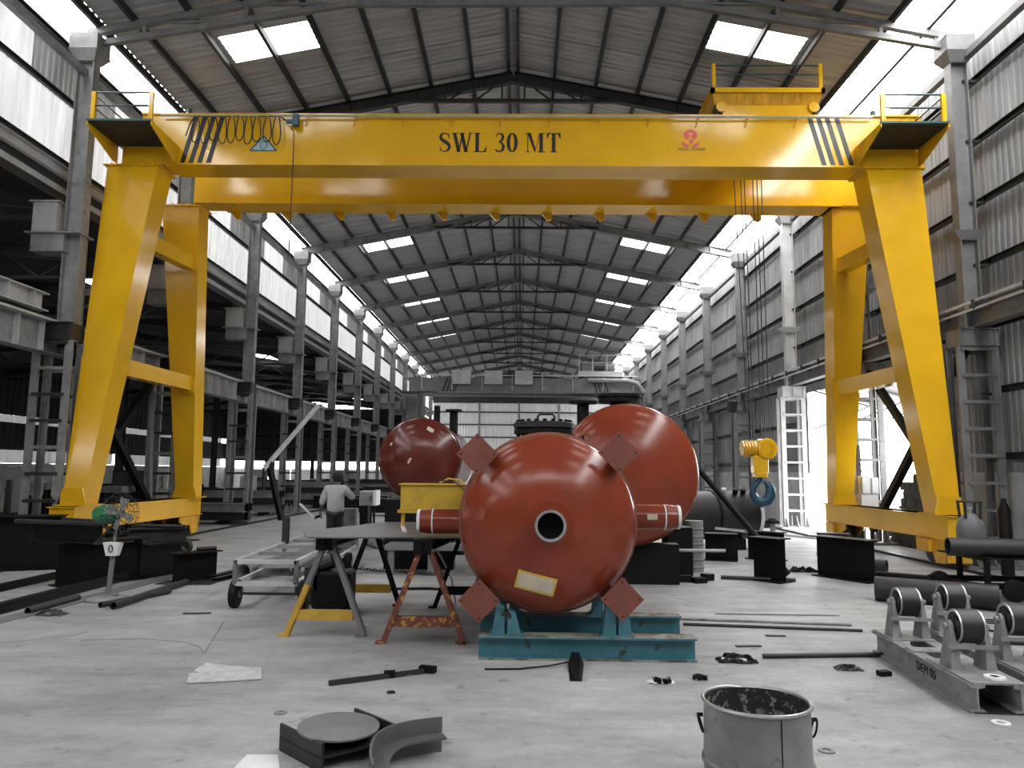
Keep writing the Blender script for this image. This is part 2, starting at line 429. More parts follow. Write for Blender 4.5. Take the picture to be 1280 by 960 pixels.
def aisle_piece(name, m, x0, x1, y0, y1):
    mb = MB(); mb.prism([(x0,zaisle(x0)),(x1,zaisle(x1)),(x1,zaisle(x1)+.06),(x0,zaisle(x0)+.06)], 'y', y0, y1); put(name, mb, m, ar)
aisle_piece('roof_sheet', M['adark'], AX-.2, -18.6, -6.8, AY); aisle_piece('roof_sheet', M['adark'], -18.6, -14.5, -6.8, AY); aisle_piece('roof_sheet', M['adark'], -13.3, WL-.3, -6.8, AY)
yy = -6.8
for k in range(7):
    y = 15+k*8
    aisle_piece('roof_sheet', M['adark'], -14.5, -13.3, yy, y); aisle_piece('skylight_sheet', M['sky'], -14.5, -13.3, y, y+1.6); yy = y+1.6
aisle_piece('roof_sheet', M['adark'], -14.5, -13.3, yy, AY)
for y in YS[:11]:
    mb = MB(); mb.ibeam((WL-.2, y, 6.9), (-18.6, y, 7.9), .3, .15); mb.ibeam((AX, y, 6.7), (-18.6, y, 7.9), .3, .15); mb.bar((AX, y, 6.4), (WL-.3, y, 6.6), .08, .08)
    for k in range(8):
        x = WL-1-k*2.3; mb.bar((x, y, 6.6), (x-1.1, y, 7.3), .05, .05); mb.bar((x-1.1, y, 7.3), (x-2.2, y, 6.6), .05, .05)
    put('rafter', mb, M['dsteel'], ar)
for y in YS[:11:2]:
    mb = MB(); mb.ibeam((-18.6, y, 0), (-18.6, y, 7.7), .35, .25, up=(0,1,0)); put('aisle_post', mb, M['dsteel'], ar)
# ------------------------------------------------------------------ columns, trusses, runways
XL, XR = -8.85, 8.6
def column_label(k, side):
    ends = {0: 'nearest the camera'}
    return f'steel column on lattice base, {ORD[k]} from the near end of the {side} row'
def make_column(k, y, sg):
    """sg -1 left, +1 right. Four-post lattice base that carries the runway, a single shaft above."""
    near = k < 7
    X = XL if sg < 0 else XR
    xi, xo = (-8.68, -9.3) if sg < 0 else (8.24, 8.88)
    t = thing('steel_column', column_label(k, 'left' if sg < 0 else 'right'), 'column', (X, y, 0), 'lattice columns of the hall', 'structure')
    m = M['mid'] if sg < 0 else M['steel']
    if sg > 0 and k == 2: m = M['lsteel']
    for x in (xi, xo):
        for dy in (-.22, .22):
            mb = MB(); mb.channel((x, y+dy, .05), (x, y+dy, 4.1), .14, .06*(1 if dy < 0 else -1), .012, up=(1,0,0)); put('post', mb, m, t)
    if near:
        for j in range(8):
            z = .55+j*.5
            for dy in (-.25, .25):
                mb = MB(); mb.bar((xi, y+dy, z), (xo, y+dy, z), .012, .06); put('batten', mb, M['dsteel'] if sg < 0 and j % 3 else m, t)
    else:
        mb = MB()
        for j in range(8): mb.bar((xi, y-.25, .55+j*.5), (xo, y-.25, .55+j*.5), .012, .06)
        put('battens', mb, m, t)['kind'] = 'stuff'
    mb = MB(); mb.box(min(xi,xo)-.22, max(xi,xo)+.22, y-.42, y+.42, 0, .06)
    for x in (xi, xo, (xi+xo)/2): mb.prism([(y-.42,.06),(y-.2,.06),(y-.2,.4)], 'x', x-.01, x+.01); mb.prism([(y+.42,.06),(y+.2,.06),(y+.2,.4)], 'x', x-.01, x+.01)
    put('base_plate', mb, m, t)
    mb = MB(); mb.ibeam((xi-.02*sg, y-.2, 4.28), (xo+.1*sg, y-.2, 4.28), .34, .1, .015, .01); mb.ibeam((xi-.02*sg, y+.2, 4.28), (xo+.1*sg, y+.2, 4.28), .34, .1, .015, .01)
    for x in (xi, xo, (xi+xo)/2): mb.box(x-.008, x+.008, y-.25, y+.25, 4.12, 4.44)
    put('head_beam', mb, M['dsteel'] if sg < 0 else m, t)
    mb = MB(); mb.ibeam((X, y, 4.1), (X, y, 10.02), .34, .22, .018, .012, up=(1,0,0)); put('shaft', mb, m, t)
    if sg > 0:
        mb = MB()
        pass
        mb.hexa([(X-.17,y-.11,6.2),(X+.17,y-.11,6.2),(X+.17,y+.11,6.2),(X-.17,y+.11,6.2)], [(X-.34,y-.2,6.02+.35),(X+.34,y-.2,6.37),(X+.34,y+.2,6.37),(X-.34,y+.2,6.37)]); put('splice', mb, m, t)
    else:
        mb = MB(); mb.box(X-.75, X-.1, y-.2, y+.2, 5.85, 6.2); mb.box(X-.85, X+.22, y-.26, y+.26, 6.2, 6.23); put('bracket', mb, m, t)
        mb = MB(); mb.box(X-.78, X-.3, y-.16, y+.16, 6.23, 6.85); mb.box(X-.85, X-.25, y-.2, y+.2, 6.85, 6.88); put('truss_seat', mb, M['lsteel'], t)
    mb = MB(); mb.hexa([(X-.18,y-.13,9.82),(X+.18,y-.13,9.82),(X+.18,y+.13,9.82),(X-.18,y+.13,9.82)], [(X-.3,y-.26,10.02),(X+.3,y-.26,10.02),(X+.3,y+.26,10.02),(X-.3,y+.26,10.02)])
    mb.box(X-.28, X+.28, y-.24, y+.24, 10.02, 10.36); put('capital', mb, m, t)
for k, y in enumerate(YS[:-1]):
    make_column(k, y, -1); make_column(k, y, 1)

# first truss: open lattice; the others: plated rafters with a collar truss at the ridge
t = thing('roof_truss', 'open lattice roof truss nearest the camera, with bent bottom chord above the yellow crane', 'truss', (XC, 14.3, 10), 'roof trusses', 'structure')
TY = 14.3
bot = [Vector((-8.95,TY,10.2)), Vector((-3.6,TY,11.12)), Vector((3.0,TY,11.16)), Vector((8.5,TY,10.2))]
mb = MB()
for a, b in zip(bot, bot[1:]): mb.bar(a, b, .1, .12)
put('bottom_chord', mb, M['steel'], t)
def zr(x): return zroof(abs(x-XC))-.2
mb = MB()
for sg in (-1, 1): mb.bar((XC+sg*8.6,TY,zr(XC+sg*8.6)), (XC,TY,zr(XC)), .12, .14)
put('top_chord', mb, M['steel'], t)
def zb(x):
    for a, b in zip(bot, bot[1:]):
        if a.x <= x <= b.x: return a.z+(b.z-a.z)*(x-a.x)/(b.x-a.x)
    return 10.2
xs = [XC+s*o for s in (-1,1) for o in (8.55, 7.45, 5.4, 3.25, 1.1)]
for x in xs:
    mb = MB(); mb.bar((x,TY,zb(x)), (x,TY,zr(x)), .07, .07); put('web_vertical', mb, M['steel'], t)
for s in (-1,1):
    for o0, o1 in ((7.45,5.4),(5.4,3.25),(3.25,1.1)):
        a, b = XC+s*o0, XC+s*o1
        mb = MB(); mb.bar((a,TY,zr(a)), (b,TY,zb(b)), .05, .05); put('web_diagonal', mb, M['steel'], t)
def make_rafter(k, y):
    t = thing('roof_truss', f'plated rafters with small collar truss, {ORD[k]} roof truss from the near end', 'truss', (XC, y, 10), 'roof trusses', 'structure')
    for s in (-1, 1):
        mb = MB(); a, b = Vector((XC+s*8.6,y,zr(XC+s*8.6)-.1)), Vector((XC,y,zr(XC)-.12))
        d = .3
        mb.ibeam(a, b, d, .18, .014, .01)
        for j in range(1, 10):
            p = a.lerp(b, j/10); mb.box(p.x-.006, p.x+.006, y-.085, y+.085, p.z-d/2, p.z+d/2)
        put('rafter', mb, M['mid'] if k > 1 else M['dsteel'], t)
    zc = 11.42
    mb = MB(); mb.bar((XC-3.3,y,zc), (XC+3.3,y,zc), .1, .09); put('collar_tie', mb, M['dsteel'], t)
    mb = MB()
    for s in (-1, 1):
        for j in range(4):
            x = XC+s*(.3+j*.75); mb.bar((x,y,zc), (x,y,zr(x)-.15), .05, .05); mb.bar((x,y,zr(x)-.15), (x+s*.72,y,zc), .04, .04)
    put('collar_web', mb, M['dsteel'], t)['kind'] = 'stuff'
for k, y in enumerate(YS[1:-1], 1): make_rafter(k, y)

# crane runways along both rows
def runway(k, y0, y1, sg):
    x = -9.2 if sg < 0 else 8.62
    side = 'left' if sg < 0 else 'right'
    t = thing('runway_girder', f'grey stiffened crane runway girder on the {side} columns, {ORD[k]} span from the near end', 'beam', (x, y0, 4.45), 'crane runway girders', 'structure')
    m = M['mid'] if sg < 0 else M['steel']
    h = .62 if sg < 0 else .3
    z = 4.46 if sg < 0 else 4.45
    if sg < 0:
        mb = MB(); mb.ibeam((x, y0+.02, 4.15), (x, y1-.02, 4.15), .6, .3, .02, .012); put('beam', mb, m, t)
        n = int((y1-y0)/.7)
        for j in range(n):
            y = y0+(j+.5)*(y1-y0)/n
            mb = MB(); mb.box(x+.006, x+.13, y-.006, y+.006, 3.87, 4.43); put('stiffener', mb, M['lsteel'], t)
        mb = MB(); mb.box(x-.26, x+.2, y0, y1, 4.455, 4.5); put('walkway', mb, M['lsteel'], t)  # pale colour stands in for light falling from above
        mb = MB(); mb.box(x-.04, x+.04, y0, y1, 4.5, 4.6); put('rail', mb, M['rail'], t)
    else:
        mb = MB(); mb.ibeam((x, y0+.02, 4.66), (x, y1-.02, 4.66), .38, .24, .02, .012); put('beam', mb, m, t)
        mb = MB(); mb.box(x-.04, x+.04, y0, y1, 4.85, 4.93); put('rail', mb, M['rail'], t)
        mb = MB(); mb.bar((x-.36, y0, 4.86), (x-.36, y1, 4.86), .03, .05); mb.bar((x-.36, y0, 4.72), (x-.36, y1, 4.72), .03, .04); put('conductor_bar', mb, M['lsteel'], t)
        for j in range(4):
            y = y0+(j+.5)*(y1-y0)/4
            mb = MB(); mb.bar((x-.1, y, 4.8), (x-.42, y, 4.8), .05, .16); put('conductor_bracket', mb, M['dsteel'], t)
YR = [8.6]+YS[:-1]
for k in range(12):
    runway(k, YR[k], YR[k+1], -1); runway(k, YR[k], YR[k+1], 1)

# vertical bracing and props
def prop(name, p0, p1, w, m, label, cat='brace', pipe=False):
    mb = MB()
    if pipe: mb.tube(p0, p1, w/2, 10)
    else: mb.bar(p0, p1, w, w)
    return solo(name, mb, m, label, cat, Vector(p0) if p0[2] < p1[2] else Vector(p1))
a, b = at(399,507,29.0), at(331,586,25.2)
mb = MB(); mb.channel(a, b, .16, .07, .012); solo('raking_prop', mb, M['lsteel'], 'pale channel-section raking prop against the lattice column, left of the worker', 'brace', b)
prop('raking_prop', at(335,575,25.6), (at(352,650,25.2).x, 25.2, .0), .16, M['black'], 'dark raking steel prop in front of the third left lattice column, below the pale prop')
# brace crosses in the first bay, behind the legs of the yellow crane
for sg, X in ((-1, -9.15), (1, 8.75)):
    s = 'left' if sg < 0 else 'right'
    prop('diagonal_brace', (X, 14.5, .3) if sg < 0 else (X-.1, 14.6, .5), (X, 18.7, 4.1) if sg < 0 else (X-.1, 18.7, 4.2), .15, M['black'], f'dark diagonal brace rising to the back behind the {s} crane legs')
    prop('diagonal_brace', (X-.2*sg, 14.5, 4.1), (X-.2*sg, 18.7, .35), .15, M['black'], f'dark diagonal brace falling to the back behind the {s} crane legs')
prop('downpipe', at(110,235,14.9), (at(108,400,14.9).x-.1, 14.9, 0), .13, M['lsteel'], 'pale round downpipe beside the nearest left column', 'pipe', True)
prop('downpipe', at(190,470,18.3), (at(188,640,18.3).x, 18.3, 0), .13, M['steel'], 'grey round downpipe seen between the left crane legs', 'pipe', True)

# end carriage of the aisle crane, parked on the near left runway
t = thing('crane_carriage', 'pale end carriage of an overhead crane parked on the near left runway', 'crane', (-9.15, 9.0, 4.6))
x = -9.15
mb = MB(); mb.ibeam((x, 8.7, 4.78), (x, 13.9, 4.78), .34, .3, .02, .02); put('carriage_beam', mb, M['lsteel'], t)
for j in range(7):
    y = 9.3+j*.7; mb = MB(); mb.box(x-.14, x+.14, y-.008, y+.008, 4.64, 4.94); put('stiffener', mb, M['lsteel'], t)
mb = MB(); mb.box(x-.22, x+.2, 9.0, 11.9, 4.97, 5.0); mb.ibeam((x-.05, 11.2, 5.0), (x-.05, 11.2, 5.55), .3, .3, .02, .02, up=(0,1,0)); mb.box(x-.3, x+.25, 9.0, 11.7, 5.55, 5.59); put('girder_seat', mb, M['lsteel'], t)

# canopy, yard and a tree outside the right door
t = thing('door_canopy', 'corrugated lean-to canopy outside the right doorway', 'canopy', (WR+.1, 18.9, 4.2), None, 'structure')
for k in range(5):
    mb = MB(); mb.corrugated((WR+.2, 19+k*1.05, 4.45), (0,1,0), Vector((1,0,-.28)).normalized(), (0,0,1), 1.06, 2.2, .2, .02); put('roof_sheet', mb, M['roof'], t, fix=False)
for y in (19.0, 21.6, 24.2):
    mb = MB(); mb.bar((WR+.2, y, 4.38), (WR+2.3, y, 3.8), .06, .06); mb.bar((WR+.2, y, 3.1), (WR+2.0, y, 3.85), .05, .05); put('canopy_arm', mb, M['steel'], t)
t = thing('bush', 'pale sunlit leafy bush standing in the yard outside the right doorway', 'bush', (12.6, 28.5, -.31))
M['leaf'] = mat('pale_leaf', .35, .7, 0, .4, 2)
mb = MB(); random.seed(3)
for k in range(420):
    a, r, z = random.uniform(0, 2*PI), random.uniform(0, 1.2)**.8, random.uniform(.25, 2.6)
    c = Vector((12.6+math.cos(a)*r, 28.5+math.sin(a)*r, z)); u = Vector((random.uniform(-1,1),random.uniform(-1,1),random.uniform(-1,1))).normalized(); w = u.orthogonal().normalized()
    mb.add([c, c+u*.09+w*.045, c+u*.2, c+u*.09-w*.045], [(0,1,2,3)])
o = put('foliage', mb, M['leaf'], t, fix=False); o['kind'] = 'stuff'
mb = MB(); mb.tube((12.6,28.5,-.31), (12.6,28.5,1.6), .05, 6)
for k in range(7):
    a = k*.9; mb.tube((12.6,28.5,.4+k*.15), (12.6+math.cos(a)*.8,28.5+math.sin(a)*.8,1.4+k*.15), .025, 5, .01)
put('stem', mb, M['dsteel'], t)
# ------------------------------------------------------------------ the yellow gantry crane
YEL = (.80, .45, .014)
M['yellow'] = mat('crane_yellow_paint', YEL, .13, 0, .1, 1.2, spec=.6)
M['yellowd'] = mat('worn_yellow_paint', (.72, .38, .02), .4, 0, .25, 4, col2=(.25,.12,.03), patch=(.66,.74,5))
M['paintblack'] = mat('black_paint', .012, .4, 0, .1, 3)
M['greenrail'] = mat('dark_green_paint', (.02,.07,.07), .4)
M['teal'] = mat('hook_blue_paint', (.012,.07,.12), .35, 0, .3, 6)
M['deck'] = mat('dark_deck_plate', (.02,.022,.018), .7, 0, .3, 6)
M['galv'] = mat('galvanised_pipe', (.45,.5,.46), .35, .4)
M['motor'] = mat('blue_motor_paint', (.02,.11,.16), .4)
M['red'] = mat('glare_red_print', (.78,.09,.10), .35, 0, .2, 8)  # red made paler in colour for the glare on the girder
M['pale'] = mat('pale_blue_print', (.42,.58,.62), .4)
M['cable'] = mat('black_cable', .01, .5)

crane = thing('gantry_crane', 'large yellow gantry crane lettered SWL 30 MT, spanning the hall on tapered legs', 'crane', (-.25, 16.5, 0))
Y = M['yellow']
LB, RB = -8.3, 7.8                                   # the two crane rails
GF0, GF1, GR0, GR1 = 15.0, 15.6, 17.6, 18.2
def girder(y0, y1, z0, z1, xl, xr):
    mb = MB(); mb.box(xl, xr, y0, y1, z0, z1)
    mb.box(xl, xr, y0-.05, y1+.05, z1, z1+.03); mb.box(xl+.6, xr-.6, y0-.05, y1+.05, z0-.03, z0)
    return put('girder', mb, Y, crane)
gf = girder(GF0, GF1, 8.0, 9.07, -8.05, 8.25); gr = girder(GR0, GR1, 8.12, 9.07, -8.05, 8.25)
for k, X in enumerate([-7.2, -5.9, -4.6, -3.3, -2.0, -.7, .6, 1.9, 3.2, 4.5, 5.8]):   # cable brackets under the rear girder
    mb = MB(); mb.prism([(X-.16,8.09),(X+.1,8.09),(X+.1,7.93),(X,7.9)], 'y', GR1-.06, GR1+.04); put('bracket', mb, Y, crane)
for y0, y1 in ((GF0,GF1), (GR0,GR1)):                         # crab rail, and dark covers added to curb yellow bounce on the roof
    mb = MB(); mb.box(-7.9, 8.1, y0+.02, y1-.02, 9.1, 9.106); put('bounce_cover', mb, M['dsteel'], crane)
    mb = MB(); yr = 15.17 if y0 < 16 else 18.12; mb.box(-7.6, 7.8, yr-.03, yr+.03, 9.1, 9.15); put('crab_rail', mb, M['rail'], crane)
for s, xs in ((1, (-6.98, -6.8, -6.62, -6.43)), (-1, (5.86, 6.04, 6.22, 6.42))):       # hazard stripes
    for x in xs:
        mb = MB(); d = -.22 if s > 0 else .3
        mb.prism([(x+d,8.03),(x+d+.1,8.03),(x+.13,9.06),(x+.03,9.06)], 'y', GF0-.004, GF0-.001); put('hazard_stripe', mb, M['paintblack'], crane)
mb = MB(); mb.tube((-7.6,14.9,9.02), (7.2,14.9,9.02), .022, 8); put('cable_rail', mb, M['galv'], crane)
for k in range(13):
    x = -6.6+k*1.02
    mb = MB(); mb.bar((x,14.9,9.0), (x+.06,15.0,9.08), .02, .03); mb.bar((x-.03,14.98,8.83), (x+.02,14.92,9.0), .02, .012); put('rail_clip', mb, M['yellowd'], crane)

# lettering SWL 30 MT, bold serif
def stroke(mb, pts, wid, y0, y1):
    """a ribbon of varying width through pts, as a thin raised plate"""
    P = [Vector((a,b)) for a,b in pts]; L_, R_ = [], []
    for i, p in enumerate(P):
        d = (P[min(i+1,len(P)-1)]-P[max(i-1,0)]).normalized(); n = Vector((-d.y,d.x)); w = wid[i]/2 if isinstance(wid,(list,tuple)) else wid/2
        L_.append(p+n*w); R_.append(p-n*w)
    for i in range(len(P)-1): mb.prism([L_[i],R_[i],R_[i+1],L_[i+1]], 'y', y0, y1)
def rect(mb, x0, x1, z0, z1, y0, y1): mb.prism([(x0,z0),(x1,z0),(x1,z1),(x0,z1)], 'y', y0, y1)
def glyph(ch, x, z, h, y0, y1):
    mb = MB(); q = lambda pts: [(x+a*h, z+b*h) for a,b in pts]
    R = lambda a,b,c,d: rect(mb, x+a*h, x+b*h, z+c*h, z+d*h, y0, y1)
    if ch == 'S':
        pts = [(.50,.72),(.48,.84),(.40,.94),(.27,.975),(.14,.93),(.07,.80),(.11,.67),(.24,.57),(.38,.48),(.50,.37),(.53,.24),(.46,.10),(.31,.025),(.17,.05),(.09,.16),(.06,.29)]
        w = [.02,.03,.05,.06,.10,.15,.17,.18,.18,.17,.15,.11,.06,.05,.03,.02]
        stroke(mb, q(pts), [k*h for k in w], y0, y1); R(.47,.51,.70,.98); R(.05,.085,.02,.30); w = .6
    elif ch == 'W':
        for a, b, t in ((.12,.34,.17),(.34,.52,.07),(.48,.70,.17),(.70,.90,.07)):
            top, bot = (a, b) if (a, b) in ((.12,.34),(.48,.70)) else (b, a)
            mb.prism(q([(bot-t/2,0),(bot+t/2,0),(top+t/2,.97),(top-t/2,.97)]), 'y', y0, y1)
        R(.0,.29,.96,1.0); R(.36,.64,.96,1.0); R(.8,1.0,.96,1.0); w = 1.02
    elif ch == 'L':
        R(.09,.27,0,1); R(0,.37,.965,1); R(0,.62,0,.04); mb.prism(q([(.62,0),(.66,.28),(.62,.28),(.52,.06),(.4,.03),(.4,0)]), 'y', y0, y1); w = .70
    elif ch == '3':
        pts = [(.06,.78),(.12,.92),(.24,.975),(.37,.92),(.41,.77),(.36,.63),(.22,.55)]
        stroke(mb, q(pts), [k*h for k in (.03,.05,.07,.12,.15,.11,.05)], y0, y1)
        pts = [(.2,.54),(.36,.48),(.44,.31),(.40,.12),(.26,.025),(.12,.05),(.06,.13)]
        stroke(mb, q(pts), [k*h for k in (.05,.1,.16,.14,.07,.08,.11)], y0, y1); w = .56
    elif ch == '0':
        pts = [(.26+.19*math.sin(a), .5+.47*math.cos(a)) for a in [i*2*PI/24 for i in range(25)]]
        stroke(mb, q(pts), [h*(.05+.13*abs(math.sin(i*2*PI/24))) for i in range(25)], y0, y1); w = .54
    elif ch == 'M':
        R(.12,.17,0,1); R(.72,.90,0,1); mb.prism(q([(.12,1),(.30,1),(.54,.12),(.48,0)]), 'y', y0, y1); mb.prism(q([(.48,0),(.54,.12),(.76,1),(.72,1)]), 'y', y0, y1)
        R(0,.28,.965,1); R(.03,.27,0,.035); R(.72,1.0,.965,1); R(.63,1.0,0,.035); w = 1.04
    elif ch == 'T':
        R(.25,.43,0,1); R(.0,.68,.955,1); R(.14,.54,0,.035)
        mb.prism(q([(0,1),(.0,.72),(.04,.72),(.12,.93),(.2,.96)]), 'y', y0, y1); mb.prism(q([(.68,1),(.68,.72),(.64,.72),(.56,.93),(.48,.96)]), 'y', y0, y1); w = .7
    else: return None, .28
    return mb, w
x, h = -1.78, .42
for ch in 'SWL 30 MT':
    mb, w = glyph(ch, x, 8.285, h, GF0-.006, GF0-.001)
    if mb: put('letter', mb, M['paintblack'], crane)
    x += (w+.05)*h if mb else .3*h
# round red emblem and maker's name
mb = MB(); cx, cz, r = 3.46, 8.60, .2
for a0, a1, ra in ((205, 262, .19), (278, 335, .19), (30, 150, .165)):
    pts = [(cx+ra*math.cos(math.radians(a)), cz+ra*.95*math.sin(math.radians(a))) for a in [a0+(a1-a0)*i/10 for i in range(11)]]
    stroke(mb, pts, [.02+.05*math.sin(PI*i/10) for i in range(11)], GF0-.005, GF0-.001)
for dx, dz, rr in ((-.075,.045,.06), (.075,.045,.06)):
    mb.prism([(cx+dx+rr*math.cos(i*PI/8), cz+dz+rr*math.sin(i*PI/8)) for i in range(16)], 'y', GF0-.005, GF0-.001)
mb.prism([(cx-.03,cz-.15),(cx+.05,cz-.09),(cx+.06,cz-.02),(cx-.01,cz-.03),(cx-.05,cz-.06),(cx-.01,cz-.08)], 'y', GF0-.005, GF0-.001)
put('emblem', mb, M['red'], crane)
def text(body, size, loc, parent, m, name='lettering', rot=(PI/2,0,0), shear=0.0, sx=1.0):
    cu = bpy.data.curves.new(name, 'FONT'); cu.body = body; cu.size = size; cu.extrude = .001; cu.shear = shear; cu.align_x = 'CENTER'
    tmp = bpy.data.objects.new(name, cu); COL.objects.link(tmp)
    me = bpy.data.meshes.new_from_object(tmp.evaluated_get(bpy.context.evaluated_depsgraph_get())); bpy.data.objects.remove(tmp)
    me.materials.clear(); me.materials.append(m)
    o = bpy.data.objects.new(name, me); COL.objects.link(o); o.location = Vector(loc)-origin(parent); o.rotation_euler = rot; o.scale = (sx,1,1); o.parent = parent
    return o
text('MEGA CRANES', .085, (3.47, GF0-.004, 8.335), crane, M['paintblack'], shear=.25)
mb = MB(); P3 = [(-5.46,8.62),(-5.74,8.3),(-5.18,8.3)]
mb.prism(P3, 'y', GF0-.004, GF0-.001); put('emblem', mb, M['pale'], crane, label='pale blue triangular emblem')
mb = MB()
for a, b in zip(P3, P3[1:]+P3[:1]): stroke(mb, [a, b], .03, GF0-.006, GF0-.002)
mb.path([(-5.46+.07*math.cos(a), GF0-.006, 8.42+.09*math.sin(a)) for a in [i*PI/8 for i in range(16)]], .008, 5, closed=True)
put('emblem_outline', mb, M['motor'], crane)

def leg(corners_b, corners_t, zb, zt, foot=True):
    mb = MB()
    mb.hexa([(x,y,zb) for x,y in corners_b], [(x,y,zt) for x,y in corners_t])
    l = put('leg', mb, Y, crane)
    mb = MB(); x0 = min(p[0] for p in corners_t); x1 = max(p[0] for p in corners_t); y0 = min(p[1] for p in corners_t); y1 = max(p[1] for p in corners_t)
    mb.box(x0-.07, x1+.07, y0-.05, y1+.07, zt-.03, zt)
    for k in range(5):
        xx = x0+(k+.5)*(x1-x0)/5; mb.tube((xx, y0-.03, zt-.06), (xx, y0-.03, zt+.03), .022, 6)
    put('cap_plate', mb, Y, l)
    mb = MB(); x0 = min(p[0] for p in corners_b); x1 = max(p[0] for p in corners_b); y0 = min(p[1] for p in corners_b); y1 = max(p[1] for p in corners_b)
    mb.box(x0-.1, x1+.1, y0-.06, y1+.06, zb, zb+.025)
    mb.hexa([(x0-.09,y0-.02,zb+.02),(x1+.09,y0-.02,zb+.02),(x1+.09,y0+.0,zb+.02),(x0-.09,y0+.0,zb+.02)], [(x0-.0,y0-.02,zb+.33),(x1,y0-.02,zb+.33),(x1,y0,zb+.33),(x0,y0,zb+.33)])
    put('foot_plate', mb, Y, l)
ZB = .96
def q4(x0, x1, y0, y1): return [(x0,y0),(x1,y0),(x1,y1),(x0,y1)]
leg(q4(-8.58,-8.2,14.1,14.62), q4(-8.7,-7.64,14.97,15.6), ZB, 7.97)
leg(q4(-8.48,-8.06,18.55,19.05), q4(-8.86,-7.95,17.68,18.24), ZB, 8.09)
leg(q4(7.68,8.08,14.1,14.62), q4(7.05,8.18,14.97,15.6), ZB, 7.97)
leg(q4(7.58,7.98,18.4,18.95), q4(7.46,8.38,17.68,18.24), ZB, 8.12)
for x0, x1 in ((-8.62,-8.1), (7.6,8.12)):
    mb = MB(); mb.box(x0+.03, x1-.03, 13.75, 19.2, .55, ZB); mb.box(x0, x1, 13.7, 19.25, ZB-.02, ZB); mb.box(x0, x1, 13.7, 19.25, .53, .55); put('end_beam', mb, Y, crane)
def tie(x, z0, y0, z1, y1):
    mb = MB(); mb.bar((x, y0, z0), (x, y1, z1), .26, .34); o = put('tie_beam', mb, Y, crane)
    d = Vector((0, y1-y0, z1-z0)).normalized()
    mb = MB(); p = Vector((x,y1,z1)); mb.bar(p-d*.03, p+d*.0, .42, .52)
    for a in (-.17,.17):
        for b in (-.2,-.07,.07,.2): mb.tube(p-d*.06+Vector((a,0,b)), p-d*.02+Vector((a,0,b)), .02, 6)
    put('flange_plate', mb, Y, o)
for x in (-8.1, 7.72):
    tie(x-.12 if x < 0 else x, 6.55, 15.35, 6.7, 17.9)
    tie(x-.12 if x < 0 else x, 3.72, 14.9, 3.75, 18.2)
def bogie(x, y, rear):
    s = 1 if rear else -1
    mb = MB()
    for dx in (-.2, .2):
        mb.prism([(y-.55,.52),(y+.55,.52),(y+.55,.32),(y+.42,.1),(y+.12,.08),(y+.02,.3),(y-.3,.3),(y-.55,.4)] if rear else
                 [(y-.55,.52),(y+.55,.52),(y+.55,.4),(y+.3,.3),(y-.02,.3),(y-.12,.08),(y-.42,.1),(y-.55,.32)], 'x', x+dx-.02, x+dx+.02)
    b = put('bogie', mb, M['yellowd'], crane)
    mb = MB(); mb.box(x-.22, x+.22, y+s*.5-.02, y+s*.5+.02, .12, .5); put('end_plate', mb, M['yellowd'], b)
    mb = MB(); mb.box(x-.32, x-.22, y-.1, y+.35, .28, .5); put('gearbox', mb, M['yellowd'], b)
    for dy in (-.28, .28):
        mb = MB(); mb.lathe([(0,-.07),(.23,-.07),(.23,-.05),(.2,-.05),(.2,.05),(.23,.05),(.23,.07),(0,.07)], (x,y+dy,.28), (1,0,0), 20); put('wheel', mb, M['dsteel'], b, smooth=True)
for x in (-8.36, 7.86):
    bogie(x, 14.35, False); bogie(x, 18.65, True)

# end platforms at the girder ends
def platform(x0, x1):
    mb = MB(); mb.box(x0, x1, 13.85, 14.97, 8.36, 8.4); p = put('platform', mb, M['deck'], crane)
    for x, d in ((x0, -.02), (x1, .02)):
        mb = MB(); mb.prism([(13.83,8.38),(14.97,8.38),(14.97,7.99),(14.8,7.99),(13.83,8.3)], 'x', min(x,x+d), max(x,x+d)); put('side_plate', mb, Y, p)
    mb = MB(); mb.box(x0-.02, x1+.02, 13.82, 13.86, 8.38, 8.42); put('edge_bar', mb, M['greenrail'], p)
    mb = MB(); mb.box(x0+.1, x1-.05, 14.96, 14.99, 7.99, 8.36); put('back_plate', mb, Y, p)
    for x in (x0+.06, x1-.04):
        mb = MB(); mb.box(x-.04, x+.04, 13.86, 13.92, 8.4, 9.0); put('post', mb, Y, p)
    for z in (8.72, 8.99):
        mb = MB(); mb.tube((x0+.08, 13.89, z), (x1-.06, 13.89, z), .018, 6); put('handrail', mb, M['greenrail'], p)
    xo = x0+.06 if x0 < 0 else x1-.04
    for z0, z1 in ((8.95, 9.3), (8.7, 9.1)):
        mb = MB(); mb.tube((xo, 13.9, z0), (xo, 15.5, z0), .018, 6); put('handrail', mb, M['greenrail'], p)
platform(-8.5, -7.26); platform(6.85, 8.12)
for x in (-7.2, 7.4):
    mb = MB(); mb.lathe([(.12,0),(.12,.05),(.06,.07),(.05,.25),(0,.27)], (x, 15.3, 9.1), (0,0,1), 12); put('beacon', mb, M['greenrail'], crane)

